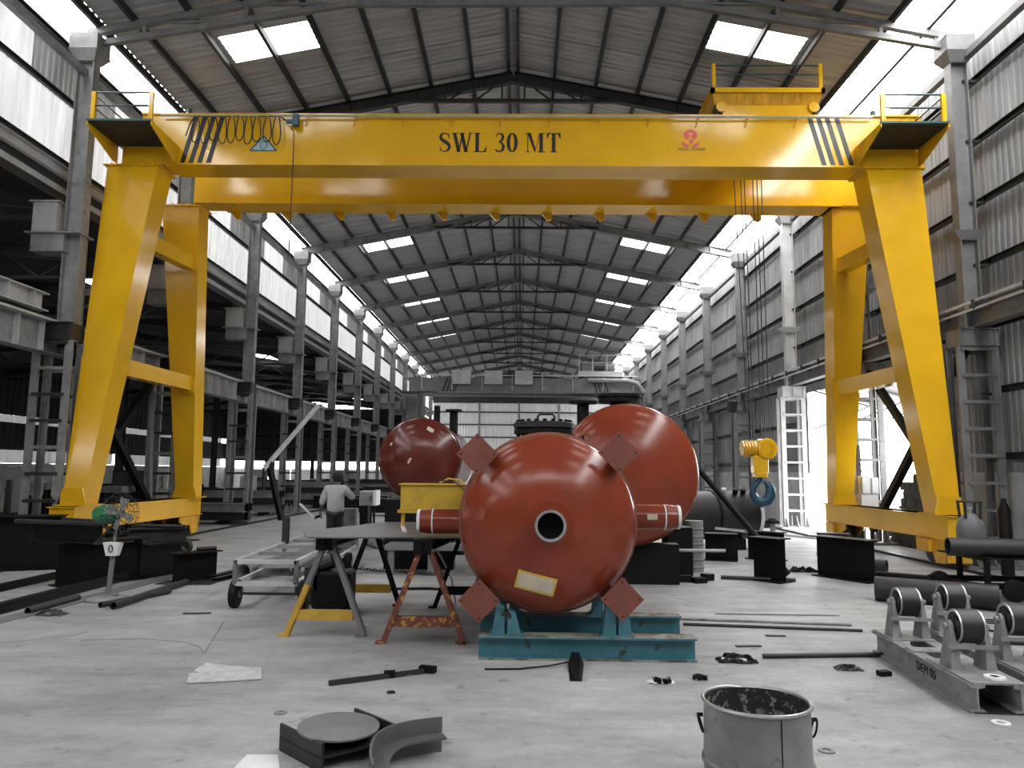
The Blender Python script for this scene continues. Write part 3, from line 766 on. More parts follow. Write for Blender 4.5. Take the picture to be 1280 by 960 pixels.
# festoon cable with its loops, hung from the rail in front of the girder
mb = MB(); zt = 8.98; pts = [(-7.05,14.86,8.55), (-6.98,14.86,8.8)]
LOOP = [(-.03,0),(-.06,-.12),(-.08,-.3),(-.075,-.45),(-.045,-.54),(0,-.57),(.045,-.54),(.075,-.45),(.08,-.3),(.06,-.12),(.03,0)]
for k, xc in enumerate([-6.85,-6.65,-6.47,-6.28,-6.1,-5.92,-5.75,-5.57,-5.35,-5.15]):
    st = 1+.07*math.sin(k*2.3)
    pts += [(xc+a_*1.05, 14.86+.012*math.sin(k+i), zt+b_*st) for i, (a_, b_) in enumerate(LOOP)]
pts += [(-5.04,14.86,8.95), (-4.95,14.86,8.88)]
mb.path(pts, .013, 5)
solo('festoon_cable', mb, M['cable'], 'black festoon cable hanging in loops at the left end of the yellow crane girder', 'cable', (-6.95, 14.86, 8.98))
t = thing('pendant_cable', 'thin black control cable hanging straight down from the left end of the yellow crane girder', 'cable', (-4.78, 14.86, 6.1))
mb = MB(); mb.path([(-4.86,14.86,8.72),(-4.79,14.86,8.66),(-4.78,14.86,8.3),(-4.78,14.86,6.1)], .012, 5); put('cable', mb, M['cable'], t)
mb = MB(); mb.box(-4.95, -4.72, 14.82, 14.9, 8.84, 8.9); mb.box(-4.82, -4.7, 14.8, 14.92, 8.78, 9.02); put('cable_trolley', mb, M['motor'], t)

# crab on top of the girders
crab = thing('crane_trolley', 'yellow crab trolley with blue motor and low railing on top of the crane girder', 'trolley', (5.0, 16.6, 9.1))
mb = MB(); mb.box(4.15, 6.02, 15.06, 15.3, 9.14, 9.36); put('side_frame', mb, Y, crab)
mb = MB(); mb.box(4.15, 6.02, 17.8, 18.05, 9.14, 9.36); put('side_frame', mb, Y, crab)
mb = MB(); mb.hexa([(4.0,15.08,9.36),(6.15,15.08,9.36),(6.15,18.1,9.36),(4.0,18.1,9.36)], [(3.92,14.92,9.58),(6.2,14.92,9.58),(6.2,18.2,9.58),(3.92,18.2,9.58)]); put('frame', mb, M['yellowd'], crab)
mb = MB(); mb.box(3.88, 6.24, 14.88, 14.96, 9.56, 9.66); mb.box(3.88, 6.24, 18.16, 18.24, 9.56, 9.66); mb.box(3.88, 3.96, 14.88, 18.24, 9.56, 9.66); mb.box(6.16, 6.24, 14.88, 18.24, 9.56, 9.66); put('rim', mb, Y, crab)
mb = MB(); mb.box(3.96, 6.16, 14.96, 18.16, 9.585, 9.6); put('deck', mb, M['deck'], crab)  # dark sheet added so less yellow reflects up to the roof
for k, x in enumerate((4.45, 4.62, 4.8, 4.98, 5.15, 5.4, 5.65, 5.8)):
    mb = MB(); mb.hexa([(x-.02,15.06,9.37),(x-.005,15.06,9.37),(x-.005,15.08,9.37),(x-.02,15.08,9.37)], [(x,14.9,9.57),(x+.015,14.9,9.57),(x+.015,14.93,9.57),(x,14.93,9.57)]); put('rib', mb, M['yellowd'], crab)
for y in (15.05, 18.0):
    for x in (4.12, 6.05):
        mb = MB(); mb.lathe([(0,-.1),(.15,-.1),(.15,-.07),(.13,-.07),(.13,.05),(0,.05)], (x, y+.12, 9.3), (0,1,0), 18); put('wheel', mb, M['dsteel'], crab, smooth=True)
        mb = MB(); mb.tube((x, y-.05, 9.3), (x, y+.0, 9.3), .11, 14); put('bearing_cap', mb, Y, crab)
for x in (3.95, 6.17):
    mb = MB(); mb.box(x-.035, x+.035, 14.9, 14.96, 9.66, 10.2); put('post', mb, Y, crab)
mb = MB(); mb.box(3.86, 3.94, 17.6, 17.68, 9.6, 10.25); put('post', mb, Y, crab)
for z in (9.97, 10.17):
    mb = MB(); mb.tube((3.95, 14.93, z), (6.17, 14.93, z), .014, 6); put('handrail', mb, M['greenrail'], crab)
mb = MB(); mb.tube((4.72, 16.0, 9.8), (5.1, 16.0, 9.8), .2, 16)
for k in range(7): mb.lathe([(.2,0),(.225,0),(.225,.012),(.2,.012)], (4.76+k*.048,16.0,9.8), (1,0,0), 16)
mo = put('motor', mb, M['motor'], crab)
mb = MB(); mb.box(5.1, 5.16, 15.85, 16.15, 9.8, 10.0); put('terminal_box', mb, M['lsteel'], mo)
mb = MB(); mb.tube((4.3,16.7,9.8), (5.8,16.7,9.8), .24, 18); put('rope_drum', mb, M['dsteel'], crab, smooth=True)

# bottom block with hook, hanging on its falls of rope
hb = thing('hook_block', 'yellow hook block with dark blue hook hanging on steel ropes at the right', 'hook', (5.06, 16.6, 1.1))
HX, HY = 5.2, 16.6
for xt, xb in ((4.76,4.98),(4.93,5.04),(5.02,5.1),(5.22,5.26),(5.32,5.34),(5.42,5.44)):
    mb = MB(); mb.tube((xt,HY,9.9), (xb,HY,2.25), .011, 5); put('rope', mb, M['cable'], hb)
mb = MB(); mb.lathe([(0,-.16),(.2,-.16),(.235,-.13),(.235,.13),(.2,.16),(0,.16)], (HX+.12,HY,2.22), (.25,-1,0), 26); put('sheave_guard', mb, M['yellow'], hb, smooth=True)
mb = MB()
for k in range(12):
    a = k*PI/6; c = Vector((HX+.12+.13*math.cos(a), HY-.165, 2.22+.13*math.sin(a))); mb.box(c.x-.012, c.x+.012, c.y-.005, c.y+.004, c.z-.03, c.z+.03)
put('guard_slots', mb, M['yellowd'], hb)['kind'] = 'stuff'
mb = MB(); mb.lathe([(0,-.16),(.16,-.16),(.16,.14),(0,.14)], (HX-.22,HY,2.23), (1,0,0), 20); put('sheave', mb, M['yellow'], hb, smooth=True)
for k in range(4):
    mb = MB(); mb.lathe([(.16,0),(.185,0),(.185,.02),(.16,.02)], (HX-.34+k*.065,HY,2.23), (1,0,0), 20); put('sheave_rim', mb, M['yellowd'], hb, smooth=True)
mb = MB(); mb.box(HX-.16, HX+.16, HY-.13, HY+.13, 1.68, 2.08); mb.box(HX-.13, HX+.13, HY-.15, HY+.15, 1.6, 1.72); put('cheek_block', mb, M['yellow'], hb, bevel=.015)
mb = MB(); pts = []; rad = []
cz, cx = 1.3, HX+.02
prof = [(0,.33,.055),(-.02,.25,.06),(-.1,.17,.065),(-.17,.06,.07),(-.19,-.06,.075),(-.13,-.18,.09),(0,-.235,.115),(.13,-.19,.125),(.2,-.07,.125),(.2,.06,.105),(.14,.17,.07),(.06,.22,.03)]
n = 10; vs = []; fs = []
for i, (a, b, r) in enumerate(prof):
    p0 = Vector(prof[max(i-1,0)][:2]); p1 = Vector(prof[min(i+1,len(prof)-1)][:2]); d = (p1-p0).normalized(); nn = Vector((-d.y, d.x))
    for k in range(n):
        t_ = 2*PI*k/n; vs.append((cx+a+nn.x*r*math.cos(t_), HY+r*.75*math.sin(t_), cz+b+nn.y*r*math.cos(t_)))
for i in range(len(prof)-1): fs += [(i*n+k, i*n+(k+1)%n, (i+1)*n+(k+1)%n, (i+1)*n+k) for k in range(n)]
fs += [tuple(range(n-1,-1,-1)), tuple(range((len(prof)-1)*n, len(prof)*n))]
mb.add(vs, fs); put('hook', mb, M['teal'], hb, smooth=True, label='dark blue hook')

# ------------------------------------------------------------------ grey gantry crane far down the hall
t = thing('gantry_crane', 'small-looking grey gantry crane far down the hall, in front of the end wall', 'crane', (0, 53, 0))
for y0 in (52, 54.6):
    mb = MB(); mb.box(-7.9, 8.2, y0, y0+.6, 7.2, 8.15); mb.box(-7.9, 8.2, y0-.06, y0+.66, 8.12, 8.16); mb.box(-7.9, 8.2, y0-.06, y0+.66, 7.17, 7.2); put('girder', mb, M['steel'], t)
for x in (-7.7, 8.0):
    for yb, yt in ((51.2,52.3), (55.8,54.9)):
        mb = MB(); mb.hexa([(x-.2,yb-.25,.9),(x+.2,yb-.25,.9),(x+.2,yb+.25,.9),(x-.2,yb+.25,.9)], [(x-.4,yt-.3,7.2),(x+.4,yt-.3,7.2),(x+.4,yt+.3,7.2),(x-.4,yt+.3,7.2)]); put('leg', mb, M['steel'], t)
    mb = MB(); mb.box(x-.25, x+.25, 50.8, 56.2, .5, .92); put('end_beam', mb, M['steel'], t)
    for y in (51.4, 55.6):
        mb = MB(); mb.tube((x-.08,y,.25), (x+.08,y,.25), .25, 12); mb.box(x-.2, x+.2, y-.5, y+.5, .28, .5); put('bogie', mb, M['dsteel'], t)
for k, x in enumerate((-4.2, -2.0, .1)):
    mb = MB(); mb.box(x-.62, x+.62, 51.7, 51.94, 7.7, 8.65); put('electrical_panel', mb, M['lsteel'], t)
for s, xs in ((1, (-5.3,-5.05,-4.8,-4.55)), (-1, (5.0,5.25,5.5,5.75))):
    for x in xs:
        mb = MB(); mb.prism([(x-.28*s,7.2),(x-.12*s,7.2),(x+.16*s,8.1),(x,8.1)], 'y', 51.985, 51.995); put('hazard_stripe', mb, M['paintblack'], t)
mb = MB(); mb.tube((-7.5,51.85,8.32), (8.0,51.85,8.32), .04, 6)
for k in range(8): mb.bar((-7+k*2.1,51.95,7.3), (-7+k*2.1,51.9,8.5), .06, .05)
put('cable_rail', mb, M['lsteel'], t)
mb = MB(); mb.path([(4.5,51.6,8.0),(7.2,51.6,7.98),(7.9,51.6,7.8),(8.3,51.6,7.3),(8.35,51.6,6.6),(8.35,51.6,4)], .16, 8); put('cable_duct', mb, M['mid'], t, smooth=True)
for xa, xb in ((5.0, 8.3), (-8.3, -5.8)):
    mb = MB(); mb.box(xa, xb, 50.6, 51.5, 6.95, 7.05); put('walkway', mb, M['dsteel'], t)
t = thing('crane_trolley', 'grey crab trolley with railing on the far grey gantry crane', 'trolley', (5.4, 53.3, 8.16))
mb = MB(); mb.box(3.9, 7.0, 52, 55, 8.3, 8.7); put('frame', mb, M['lsteel'], t)
for x in (4.1, 6.8):
    mb = MB(); mb.tube((x,52.1,8.33), (x,52.3,8.33), .17, 12); mb.tube((x,54.7,8.33), (x,54.9,8.33), .17, 12); put('wheel', mb, M['dsteel'], t)
mb = MB()
for x in (3.95, 4.9, 5.9, 6.95): mb.bar((x,51.95,8.7), (x,51.95,9.85), .06, .06)
for z in (9.3, 9.8): mb.bar((3.95,51.95,z), (6.95,51.95,z), .05, .05)
put('railing', mb, M['lsteel'], t)
mb = MB(); mb.tube((4.5,53.3,9.1), (6.4,53.3,9.1), .35, 14); put('rope_drum', mb, M['dsteel'], t)
mb = MB(); mb.box(4.2, 5.0, 52.3, 53, 8.7, 9.3); mb.tube((5.8,52.6,9.0), (6.5,52.6,9.0), .28, 12); put('hoist_motor', mb, M['steel'], t)
# ------------------------------------------------------------------ red oxide pressure vessels
M['oxide'] = mat('red_oxide_primer', (.225,.04,.017), .2, 0, .18, 1.6, spec=.4)
M['oxided'] = mat('matt_red_oxide', (.19,.055,.038), .6, 0, .2, 6, col2=(.3,.14,.1), patch=(.66,.72,14))
M['white'] = mat('white_paint', .75, .6, 0, .1, 4)
M['tape'] = mat('masking_tape', (.62,.55,.42), .7, 0, .15, 8)
M['tapey'] = mat('yellow_tape', (.75,.5,.08), .6)
M['inside'] = mat('dark_bore', .004, .8)
M['blue'] = mat('turquoise_paint', (.05,.18,.225), .5, 0, .25, 5, col2=(.05,.035,.02), patch=(.6,.68,5))
M['bluetop'] = mat('worn_turquoise_flange', (.24,.26,.22), .6, 0, .3, 5, col2=(.09,.055,.035), patch=(.5,.6,4))
M['ytrestle'] = mat('worn_yellow_trestle_paint', (.55,.33,.04), .55, 0, .25, 6, col2=(.2,.1,.04), patch=(.64,.7,9))
M['rust'] = mat('rusty_red_paint', (.17,.05,.03), .65, 0, .3, 6, col2=(.5,.28,.05), patch=(.54,.6,12))
M['plate'] = mat('mill_scale_plate', .13, .4, .3, .3, 3)
M['darkplate'] = mat('dark_mill_plate', .016, .5, .0, .4, 4)
M['bare'] = mat('bare_steel_edge', .45, .35, .6, .3, 6)

TC = Vector((.255, 7.2, 1.205)); TR = .822          # centre of the head seam and radius
def shell_prof(r, depth, length):
    """dished head towards the camera, cylinder behind it"""
    pr = []
    for i in range(13):
        a = PI/2*i/12; pr.append((r*math.sin(a), -depth*math.cos(a)))
    return pr + [(r, length)]
t = thing('pressure_vessel', 'front red vessel on blue rollers, with four square foot plates and open front nozzle', 'vessel', (TC.x, 7.5, .35))
mb = MB(); mb.lathe(shell_prof(TR, .43, 0), TC, (0,1,0), 56); put('dished_head', mb, M['oxide'], t, smooth=True)
mb = MB(); mb.lathe([(TR-.005,0),(TR+.0,.0),(TR+.0,.05),(TR+.03,.06),(TR+.03,1.5),(TR*.9,1.75),(TR*.6,1.9),(0,2.0)], TC, (0,1,0), 56); put('shell', mb, M['oxided'], t, smooth=True)
nz = Vector((.253, 6.55, 1.213))
mb = MB(); mb.lathe([(.118,.28),(.118,0),(.135,0),(.135,.28)], nz, (0,1,0), 32); n1 = put('front_nozzle', mb, M['oxide'], t, smooth=True)
mb = MB(); mb.lathe([(.113,-.002),(.136,-.002),(.136,.012),(.113,.012),(.113,-.002)], nz, (0,1,0), 32); put('bevelled_lip', mb, M['bare'], n1, smooth=True)
mb = MB(); mb.lathe([(.116,0),(.116,.19),(0,.19)], nz, (0,1,0), 32); put('bore', mb, M['inside'], n1)
mb = MB(); mb.lathe([(.135,.2),(.205,.2),(.212,.21),(.212,.29)], nz+Vector((0,.03,0)), (0,1,0), 40); put('reinforcing_pad', mb, M['oxide'], t, smooth=True)
for px, py in ((596.7,567.7), (774,566), (598.5,751), (778,749)):
    c = at(px, py, 6.87); d = (Vector((c.x-TC.x, 0, c.z-TC.z))).normalized()
    mb = MB(); mb.obox((c.x,6.87,c.z), (.272,.02,.272), (0,PI/4,0)); p = put('foot_plate', mb, M['oxided'], t)
    mb = MB()
    for a in range(4):
        b = Vector((c.x+.15*math.cos(a*PI/2), 6.857, c.z+.15*math.sin(a*PI/2))); mb.tube(b, b+Vector((0,.002,0)), .009, 8)
    put('bolt_holes', mb, M['inside'], p)['kind'] = 'stuff'
    q = TC+d*(TR+.02)
    mb = MB(); mb.angle((q.x, 6.88, q.z), (q.x, 8.0, q.z), .13, .014, up=d); mb.bar((q.x+d.x*.08,6.88,q.z+d.z*.08), (q.x+d.x*.08,7.6,q.z+d.z*.08), .012, .15, up=d); put('leg', mb, M['oxided'], t)
def side_nozzle(sg, y, z, L_, par, end):
    x0 = TC.x+sg*.75; x1 = TC.x+sg*(TR+L_)
    mb = MB(); mb.tube((x0,y,z), (x1-sg*.12,y,z), .123, 28); mb.tube((x1-sg*.12,y,z), (x1,y,z), .126, 28, .112); o = put('side_nozzle', mb, M['oxide'], par, smooth=True)
    mb = MB(); mb.lathe([(.1,-.01),(.117,-.01),(.12,.02),(.1,.02),(.1,-.01)], (x1+sg*.008,y,z), (-sg,0,0), 28); put('primed_end', mb, M['white'], o, smooth=True)
    mb = MB(); mb.lathe([(.124,0),(.127,.003),(.127,.012),(.124,.015)], (x1-sg*.13,y,z), (-sg,0,0), 28); put('weld_line', mb, M['white'], o)
    return o
a = side_nozzle(-1, 7.7, 1.168, .46, t, 1); b = side_nozzle(1, 7.7, 1.232, .5, t, 1)
mb = MB(); mb.obox((1.3,7.573,1.24), (.1,.008,.055), (0,0,0)); put('tape_patch', mb, M['tape'], b)
c = at(671, 721, 6.9); rr = Vector((c.x-TC.x, 0, c.z-TC.z)).length; yy = TC.y-.43*math.sqrt(max(0,1-(rr/TR)**2))
def on_head(x, z, off=.004):
    r2 = ((x-TC.x)**2+(z-TC.z)**2)/TR**2; return Vector((x, TC.y-.43*math.sqrt(max(0,1-r2))-off, z))
def patch(w, h, cx, cz, tilt, off):
    mb = MB(); n = 6; vs = []
    for j in range(n+1):
        for i in range(n+1):
            u, v = (i/n-.5)*w, (j/n-.5)*h; vs.append(on_head(cx+u*math.cos(tilt)-v*math.sin(tilt), cz+u*math.sin(tilt)+v*math.cos(tilt), off))
    mb.add(vs, [(j*(n+1)+i, j*(n+1)+i+1, (j+1)*(n+1)+i+1, (j+1)*(n+1)+i) for j in range(n) for i in range(n)]); return mb
lb = put('label_border', patch(.36,.17,.135,.685,-.24,.005), M['tapey'], t, label='yellow-edged tape round the paper label')
put('paper_label', patch(.32,.13,.135,.685,-.24,.008), M['tape'], lb)
mc = Vector((.243, 8.3, 2.0))
mb = MB(); mb.lathe([(.22,-.1),(.22,.08),(.33,.085),(.33,.135),(0,.135)], mc, (0,0,1), 36); mh = put('manway', mb, M['black'], t, smooth=True)
mb = MB(); mb.lathe([(.335,.15),(.335,.2),(.31,.215),(0,.215)], mc, (0,0,1), 36); put('manway_cover', mb, M['darkplate'], mh, smooth=True)
for k in range(20):
    a = k*PI/10; mb = MB(); p = mc+Vector((.29*math.cos(a),.29*math.sin(a),.06)); mb.tube(p, p+Vector((0,0,.18)), .014, 6); mb.tube(p+Vector((0,0,.15)), p+Vector((0,0,.175)), .023, 6); put('bolt', mb, M['black'], mh)
mb = MB(); mb.path([mc+Vector(p) for p in [(-.07,-.1,.2),(-.07,-.1,.28),(-.05,-.1,.3),(.09,-.1,.3),(.11,-.1,.28),(.11,-.1,.2)]], .013, 8); put('handle', mb, M['dsteel'], mh)
mb = MB(); mb.lathe([(.025,-.01),(.05,-.01),(.05,.01),(.025,.01),(.025,-.01)], mc+Vector((.46,-.1,.05)), (0,1,0), 16); mb.bar(mc+Vector((.3,-.1,.02)), mc+Vector((.43,-.1,.05)), .02, .05); put('lifting_eye', mb, M['oxided'], mh)

def cradle(y, x0, x1, label, front):
    t = thing('roller_stand', label, 'stand', ((x0+x1)/2, y, 0))
    mb = MB(); mb.ibeam((x0,y,.1), (x1,y,.1), .2, .2, .014, .012); b = put('beam', mb, M['blue'], t)
    mb = MB(); mb.box(x0, x1, y-.1, y+.1, .2, .206); put('top_flange', mb, M['bluetop'], b)
    mb = MB(); mb.box(x0, x1, y-.102, y-.099, .0, .018); put('flange_edge', mb, M['bluetop'], b)
    for sg, px in ((-1, -.13), (1, .87)):
        mb = MB(); yb, w = y, .15
        HT = [1.205-math.sqrt((TR+.03)**2-(px+d_-TC.x)**2)-.003 for d_ in (-.085, -.02, .02, .085)]; HL, HR, HR2, HL2 = HT
        mb.hexa([(px-w,y-.09,.206),(px+w,y-.09,.206),(px+w,y+.09,.206),(px-w,y+.09,.206)], [(px-w,y-.09,.225),(px+w,y-.09,.225),(px+w,y+.09,.225),(px-w,y+.09,.225)])
        mb.hexa([(px-.13,y-.08,.22),(px-.01,y-.08,.22),(px-.01,y+.08,.22),(px-.13,y+.08,.22)], [(px-.085,y-.05,HL),(px-.02,y-.05,HR),(px-.02,y+.05,HR),(px-.085,y+.05,HL)])
        mb.hexa([(px+.01,y-.08,.22),(px+.13,y-.08,.22),(px+.13,y+.08,.22),(px+.01,y+.08,.22)], [(px+.02,y-.05,HR2),(px+.085,y-.05,HL2),(px+.085,y+.05,HL2),(px+.02,y+.05,HR2)])
        s = put('support', mb, M['blue'], t)
        mb = MB(); mb.lathe([(0,-.06),(.05,-.06),(.05,.06),(0,.06)], (px,y,.37), (0,1,0), 20); put('roller', mb, M['dsteel'], s, smooth=True)
cradle(7.05, -.375, 1.58, 'turquoise roller stand beam in front, under the front red vessel', True)
cradle(8.1, -.42, 1.66, 'turquoise roller stand beam at the back, under the front red vessel', False)

# big vessel behind right and small one behind left
M['oxide_shaded'] = mat('shaded_red_oxide', (.11,.02,.014), .2, 0, .18, 1.6, spec=.45)  # left vessel's red oxide, darkened in colour for the shade it stands in
def vessel(label, c, r, depth, length, m):
    t = thing('pressure_vessel', label, 'vessel', (c.x, c.y+1, c.z-r))
    mb = MB(); mb.lathe(shell_prof(r, depth, 0), c, (0,1,0), 56); put('dished_head', mb, m, t, smooth=True)
    mb = MB(); mb.lathe([(r,0),(r+.012,.0),(r+.012,.03),(r,.035),(r,length),(r*.7,length+.3),(0,length+.4)], c, (0,1,0), 56); put('shell', mb, M['oxided'] if m is M['oxide'] else m, t, smooth=True)
    return t
BC = Vector((1.62, 11.5, 1.655)); BR = 1.06
t = vessel('largest red vessel, standing behind the front one to its right', BC, BR, .5, 3.4, M['oxide'])
mb = MB(); mb.lathe([(.16,0),(.16,.4),(.36,.4),(.36,.46),(0,.46)], (1.66, 12.8, 2.46), (0,0,1), 28); mw = put('manway', mb, M['black'], t, smooth=True)
mb = MB(); mb.lathe([(.375,.48),(.375,.53),(0,.53)], (1.66, 12.8, 2.46), (0,0,1), 28); put('manway_cover', mb, M['black'], mw)
mb = MB(); mb.lathe([(.1,-.3),(.1,.1),(.24,.1),(.24,.14),(0,.14)], (1.02, 12.6, 2.72), (0,0,1), 20); put('top_nozzle', mb, M['black'], t)
for k, (x, y) in enumerate(((1.15,12.0), (2.1,12.0), (1.15,14.2), (2.1,14.2))):
    pass
mb = MB(); mb.box(.55, 2.4, 11.65, 11.95, 0, .6); solo('saddle_block', mb, M['black'], 'black saddle block on the floor under the largest red vessel', 'support', (1.6,11.8,0))
mb = MB(); mb.box(.55, 2.4, 13.9, 14.2, 0, .6); solo('saddle_block', mb, M['black'], 'rear black saddle block under the largest red vessel', 'support', (1.6,14.05,0))
LC = Vector((-1.75, 13.0, 1.875)); LR = .705
t = vessel('small high-set red vessel at the left, behind the yellow box', LC, LR, .36, 3.2, M['oxide_shaded'])
for (px, py, w, h, r) in ((538,537,.12,.07,.5), (489,555,.03,.05,.4), (513,576,.035,.1,.5)):
    c = at(px, py, 12.75); x, z = c.x, c.z; r2 = ((x-LC.x)**2+(z-LC.z)**2)/LR**2; y = LC.y-.36*math.sqrt(max(0,1-r2))-.012
    mb = MB(); mb.obox((x,y,z), (w,.006,h), (-.5*(z-LC.z)/LR, r, .6*(x-LC.x)/LR)); put('tape_patch', mb, M['tape'], t)
mb = MB(); mb.lathe([(.08,-.3),(.08,.3),(.16,.3),(.16,.34),(0,.34)], (-1.3, 14.3, 2.5), (0,0,1), 20); put('top_nozzle', mb, M['black'], t)
mb = MB(); mb.lathe([(.06,-.3),(.06,.36),(0,.36)], (-1.62, 14.3, 2.55), (0,0,1), 14); put('top_pipe', mb, M['black'], t)
mb = MB(); mb.box(-2.35, -1.15, 13.1, 13.4, 0, 1.172); solo('saddle_block', mb, M['black'], 'black stand on the floor under the small left red vessel', 'support', (-1.75,13.25,0))
mb = MB(); mb.box(-2.35, -1.15, 15.4, 15.7, 0, 1.172); solo('saddle_block', mb, M['black'], 'rear black stand under the small left red vessel', 'support', (-1.75,15.55,0))

# ------------------------------------------------------------------ steel table on trestles, yellow box, machine
ZT = 1.0
mb = MB(); mb.prism([(-2.1,7.5),(-.55,7.7),(-.5,9.9),(-1.75,9.8),(-2.35,8.2)], 'z', ZT, ZT+.014)
solo('steel_plate', mb, M['plate'], 'large flat steel plate lying as a table top on four A-frame trestles', 'plate', (-1.4,8.6,ZT))
def trestle(name_label, xa, ya, spread, m_l, m_r, m_c, tilt=0):
    t = thing('trestle', name_label, 'trestle', (xa, ya, 0))
    top = ZT-.11
    for s, m in ((-1, m_l), (1, m_r)):
        q0, q1 = Vector((xa+s*.05,ya,top)), Vector((xa+s*spread,ya+tilt,.02)); qm = q0.lerp(q1, .42); two = m is M['ytrestle'] and s < 0
        mb = MB(); mb.channel(q0, qm if two else q1, .09, .05, .008, up=(0,1,0))
        if not two: mb.box(xa+s*spread-.05, xa+s*spread+.05, ya+tilt-.05, ya+tilt+.05, 0, .02)
        lg = put('leg', mb, m if not (m is M['ytrestle'] and s < 0) else M['steel'], t)
        if m is M['ytrestle'] and s < 0:
            mb = MB(); mb.channel(qm, q1, .09, .05, .008, up=(0,1,0)); mb.box(xa+s*spread-.05, xa+s*spread+.05, ya+tilt-.05, ya+tilt+.05, 0, .02); put('yellow_paint', mb, m, lg, label='yellow-painted lower half')
    mb = MB(); x = spread*.78; mb.box(xa-x, xa+x, ya-.03+tilt*.8, ya+.03+tilt*.8, .16, .26); put('crossbar', mb, m_c, t)
    mb = MB(); mb.box(xa-.085, xa+.085, ya-.08, ya+.12, top-.03, ZT-.001); put('head', mb, M['black'], t)
    return t
L1 = fl(358,793); R1 = fl(445,797)
trestle('front left A-frame trestle with yellow left leg and crossbar, grey right leg', -2.0, 7.83, .39, M['ytrestle'], M['steel'], M['ytrestle'])
trestle('rusty red and yellow A-frame trestle in front, nearest the red vessel', -.97, 7.56, .39, M['rust'], M['rust'], M['rust'])
trestle('rear left black A-frame trestle with dull yellow crossbar under the steel plate', -1.9, 9.6, .36, M['black'], M['black'], M['ytrestle'])
trestle('rear right black A-frame trestle, partly behind the red vessel', -.72, 9.5, .36, M['black'], M['black'], M['black'])
mb = MB(); mb.ibeam((-2.0,7.72,.94),(-1.9,9.7,.94), .12, .1); solo('trestle_beam', mb, M['black'], 'black I-beam laid across the two left trestles under the steel plate', 'beam', (-1.95,8.7,.88))
mb = MB(); mb.ibeam((-.97,7.45,.94),(-.72,9.6,.94), .12, .1); solo('trestle_beam', mb, M['black'], 'black I-beam laid across the two right trestles under the steel plate', 'beam', (-.85,8.5,.88))
M['ybox'] = mat('dull_yellow_box', (.52,.33,.03), .5, 0, .2, 6)
t = thing('distribution_box', 'yellow electrical box on thin legs standing on the steel plate table', 'box', (-1.0, 9.0, ZT+.014))
a = at(501,637,9.0); b = at(580,607,9.0)
mb = MB(); mb.box(a.x, b.x, 8.95, 9.25, a.z, b.z); put('body', mb, M['ybox'], t, bevel=.006)
mb = MB(); mb.box(a.x-.02, b.x+.02, 8.93, 9.27, b.z, b.z+.02); mb.box(a.x-.03, b.x+.02, 8.93, 9.27, a.z-.035, a.z); put('lid', mb, M['ybox'], t)
for x in (a.x+.03, a.x+.36, b.x-.05):
    mb = MB(); mb.box(x-.02, x+.02, 8.97, 9.01, ZT+.03, a.z-.03); put('leg', mb, M['ybox'], t)
for x in (a.x+.03, a.x+.36):
    mb = MB(); mb.bar((x-.03,9.15,ZT+.022), (x+.16,8.1,ZT+.022), .05, .012); put('foot_bar', mb, M['lsteel'], t)
mb = MB(); p = b+Vector((-.3,.1,.03)); mb.path([p, p+Vector((.1,.02,.05)), p+Vector((.25,0,.03)), p+Vector((.36,-.1,-.06)), p+Vector((.4,-.12,-.2)), p+Vector((.33,-.13,-.3))], .011, 6); put('cable', mb, M['ybox'], t)
mb = MB(); mb.path([p+Vector((-.1,0,0)), p+Vector((.05,-.16,.03)), p+Vector((.22,-.17,0)), p+Vector((.36,-.18,-.12)), p+Vector((.36,-.16,-.26))], .008, 6); put('cable', mb, M['cable'], t)
t = thing('pump_motor', 'black motor unit on the floor behind the front left trestle', 'motor', (-2.25, 9.0, 0))
mb = MB(); mb.box(-2.42, -1.98, 8.85, 9.25, .08, .5); put('body', mb, M['black'], t, bevel=.03)
for k in range(4):
    mb = MB(); mb.box(-2.46, -2.43, 8.9+k*.09, 8.93+k*.09, .12, .44); put('fin', mb, M['dsteel'], t)
mb = MB(); mb.tube((-2.5,9.0,.5), (-2.2,9.0,.62), .09, 12); mb.box(-2.5, -2.35, 8.85, 9.0, .3, .55); put('fan_cowl', mb, M['dsteel'], t)
for x in (-2.4, -2.02):
    mb = MB(); mb.box(x-.03, x+.03, 8.83, 9.27, 0, .08); put('foot', mb, M['lsteel'] if x < -2.2 else M['black'], t)

# flat cart with four wheels
t = thing('flat_cart', 'empty grey flat cart of angle steel with four black wheels, left of the trestles', 'cart', (-3.4, 10.3, 0))
CA = Vector((-3.45, 9.25, 0)); CU = Vector((.74,.0,0)); CV = Vector((-.27, 4.6, 0))
def cp(u, v, z): return CA+CU*u+CV*v+Vector((0,0,z))
for u in (0, 1):
    mb = MB(); mb.bar(cp(u,0,.3), cp(u,1,.3), .05, .06); mb.bar(cp(u,0,.56), cp(u,1,.56), .05, .05); put('side_rail', mb, M['lsteel'], t)
for v in (0, .2, .4, .6, .8, 1):
    mb = MB(); mb.bar(cp(0,v,.56), cp(1,v,.56), .05, .05); mb.bar(cp(0,v,.3), cp(1,v,.3), .05, .05); put('cross_member', mb, M['mid'] if v else M['lsteel'], t)
for u in (0, 1):
    for v in (0, .5, 1):
        mb = MB(); mb.bar(cp(u,v,.3), cp(u,v,.58), .05, .05); put('upright', mb, M['steel'], t)
mb = MB(); mb.bar(cp(.5,.12,.42), cp(.5,.95,.42), .5, .01); put('deck', mb, M['steel'], t)
mb = MB(); mb.bar(cp(.02,.5,.56), cp(.02,.5,.95), .09, .09); put('stake', mb, M['dsteel'], t)
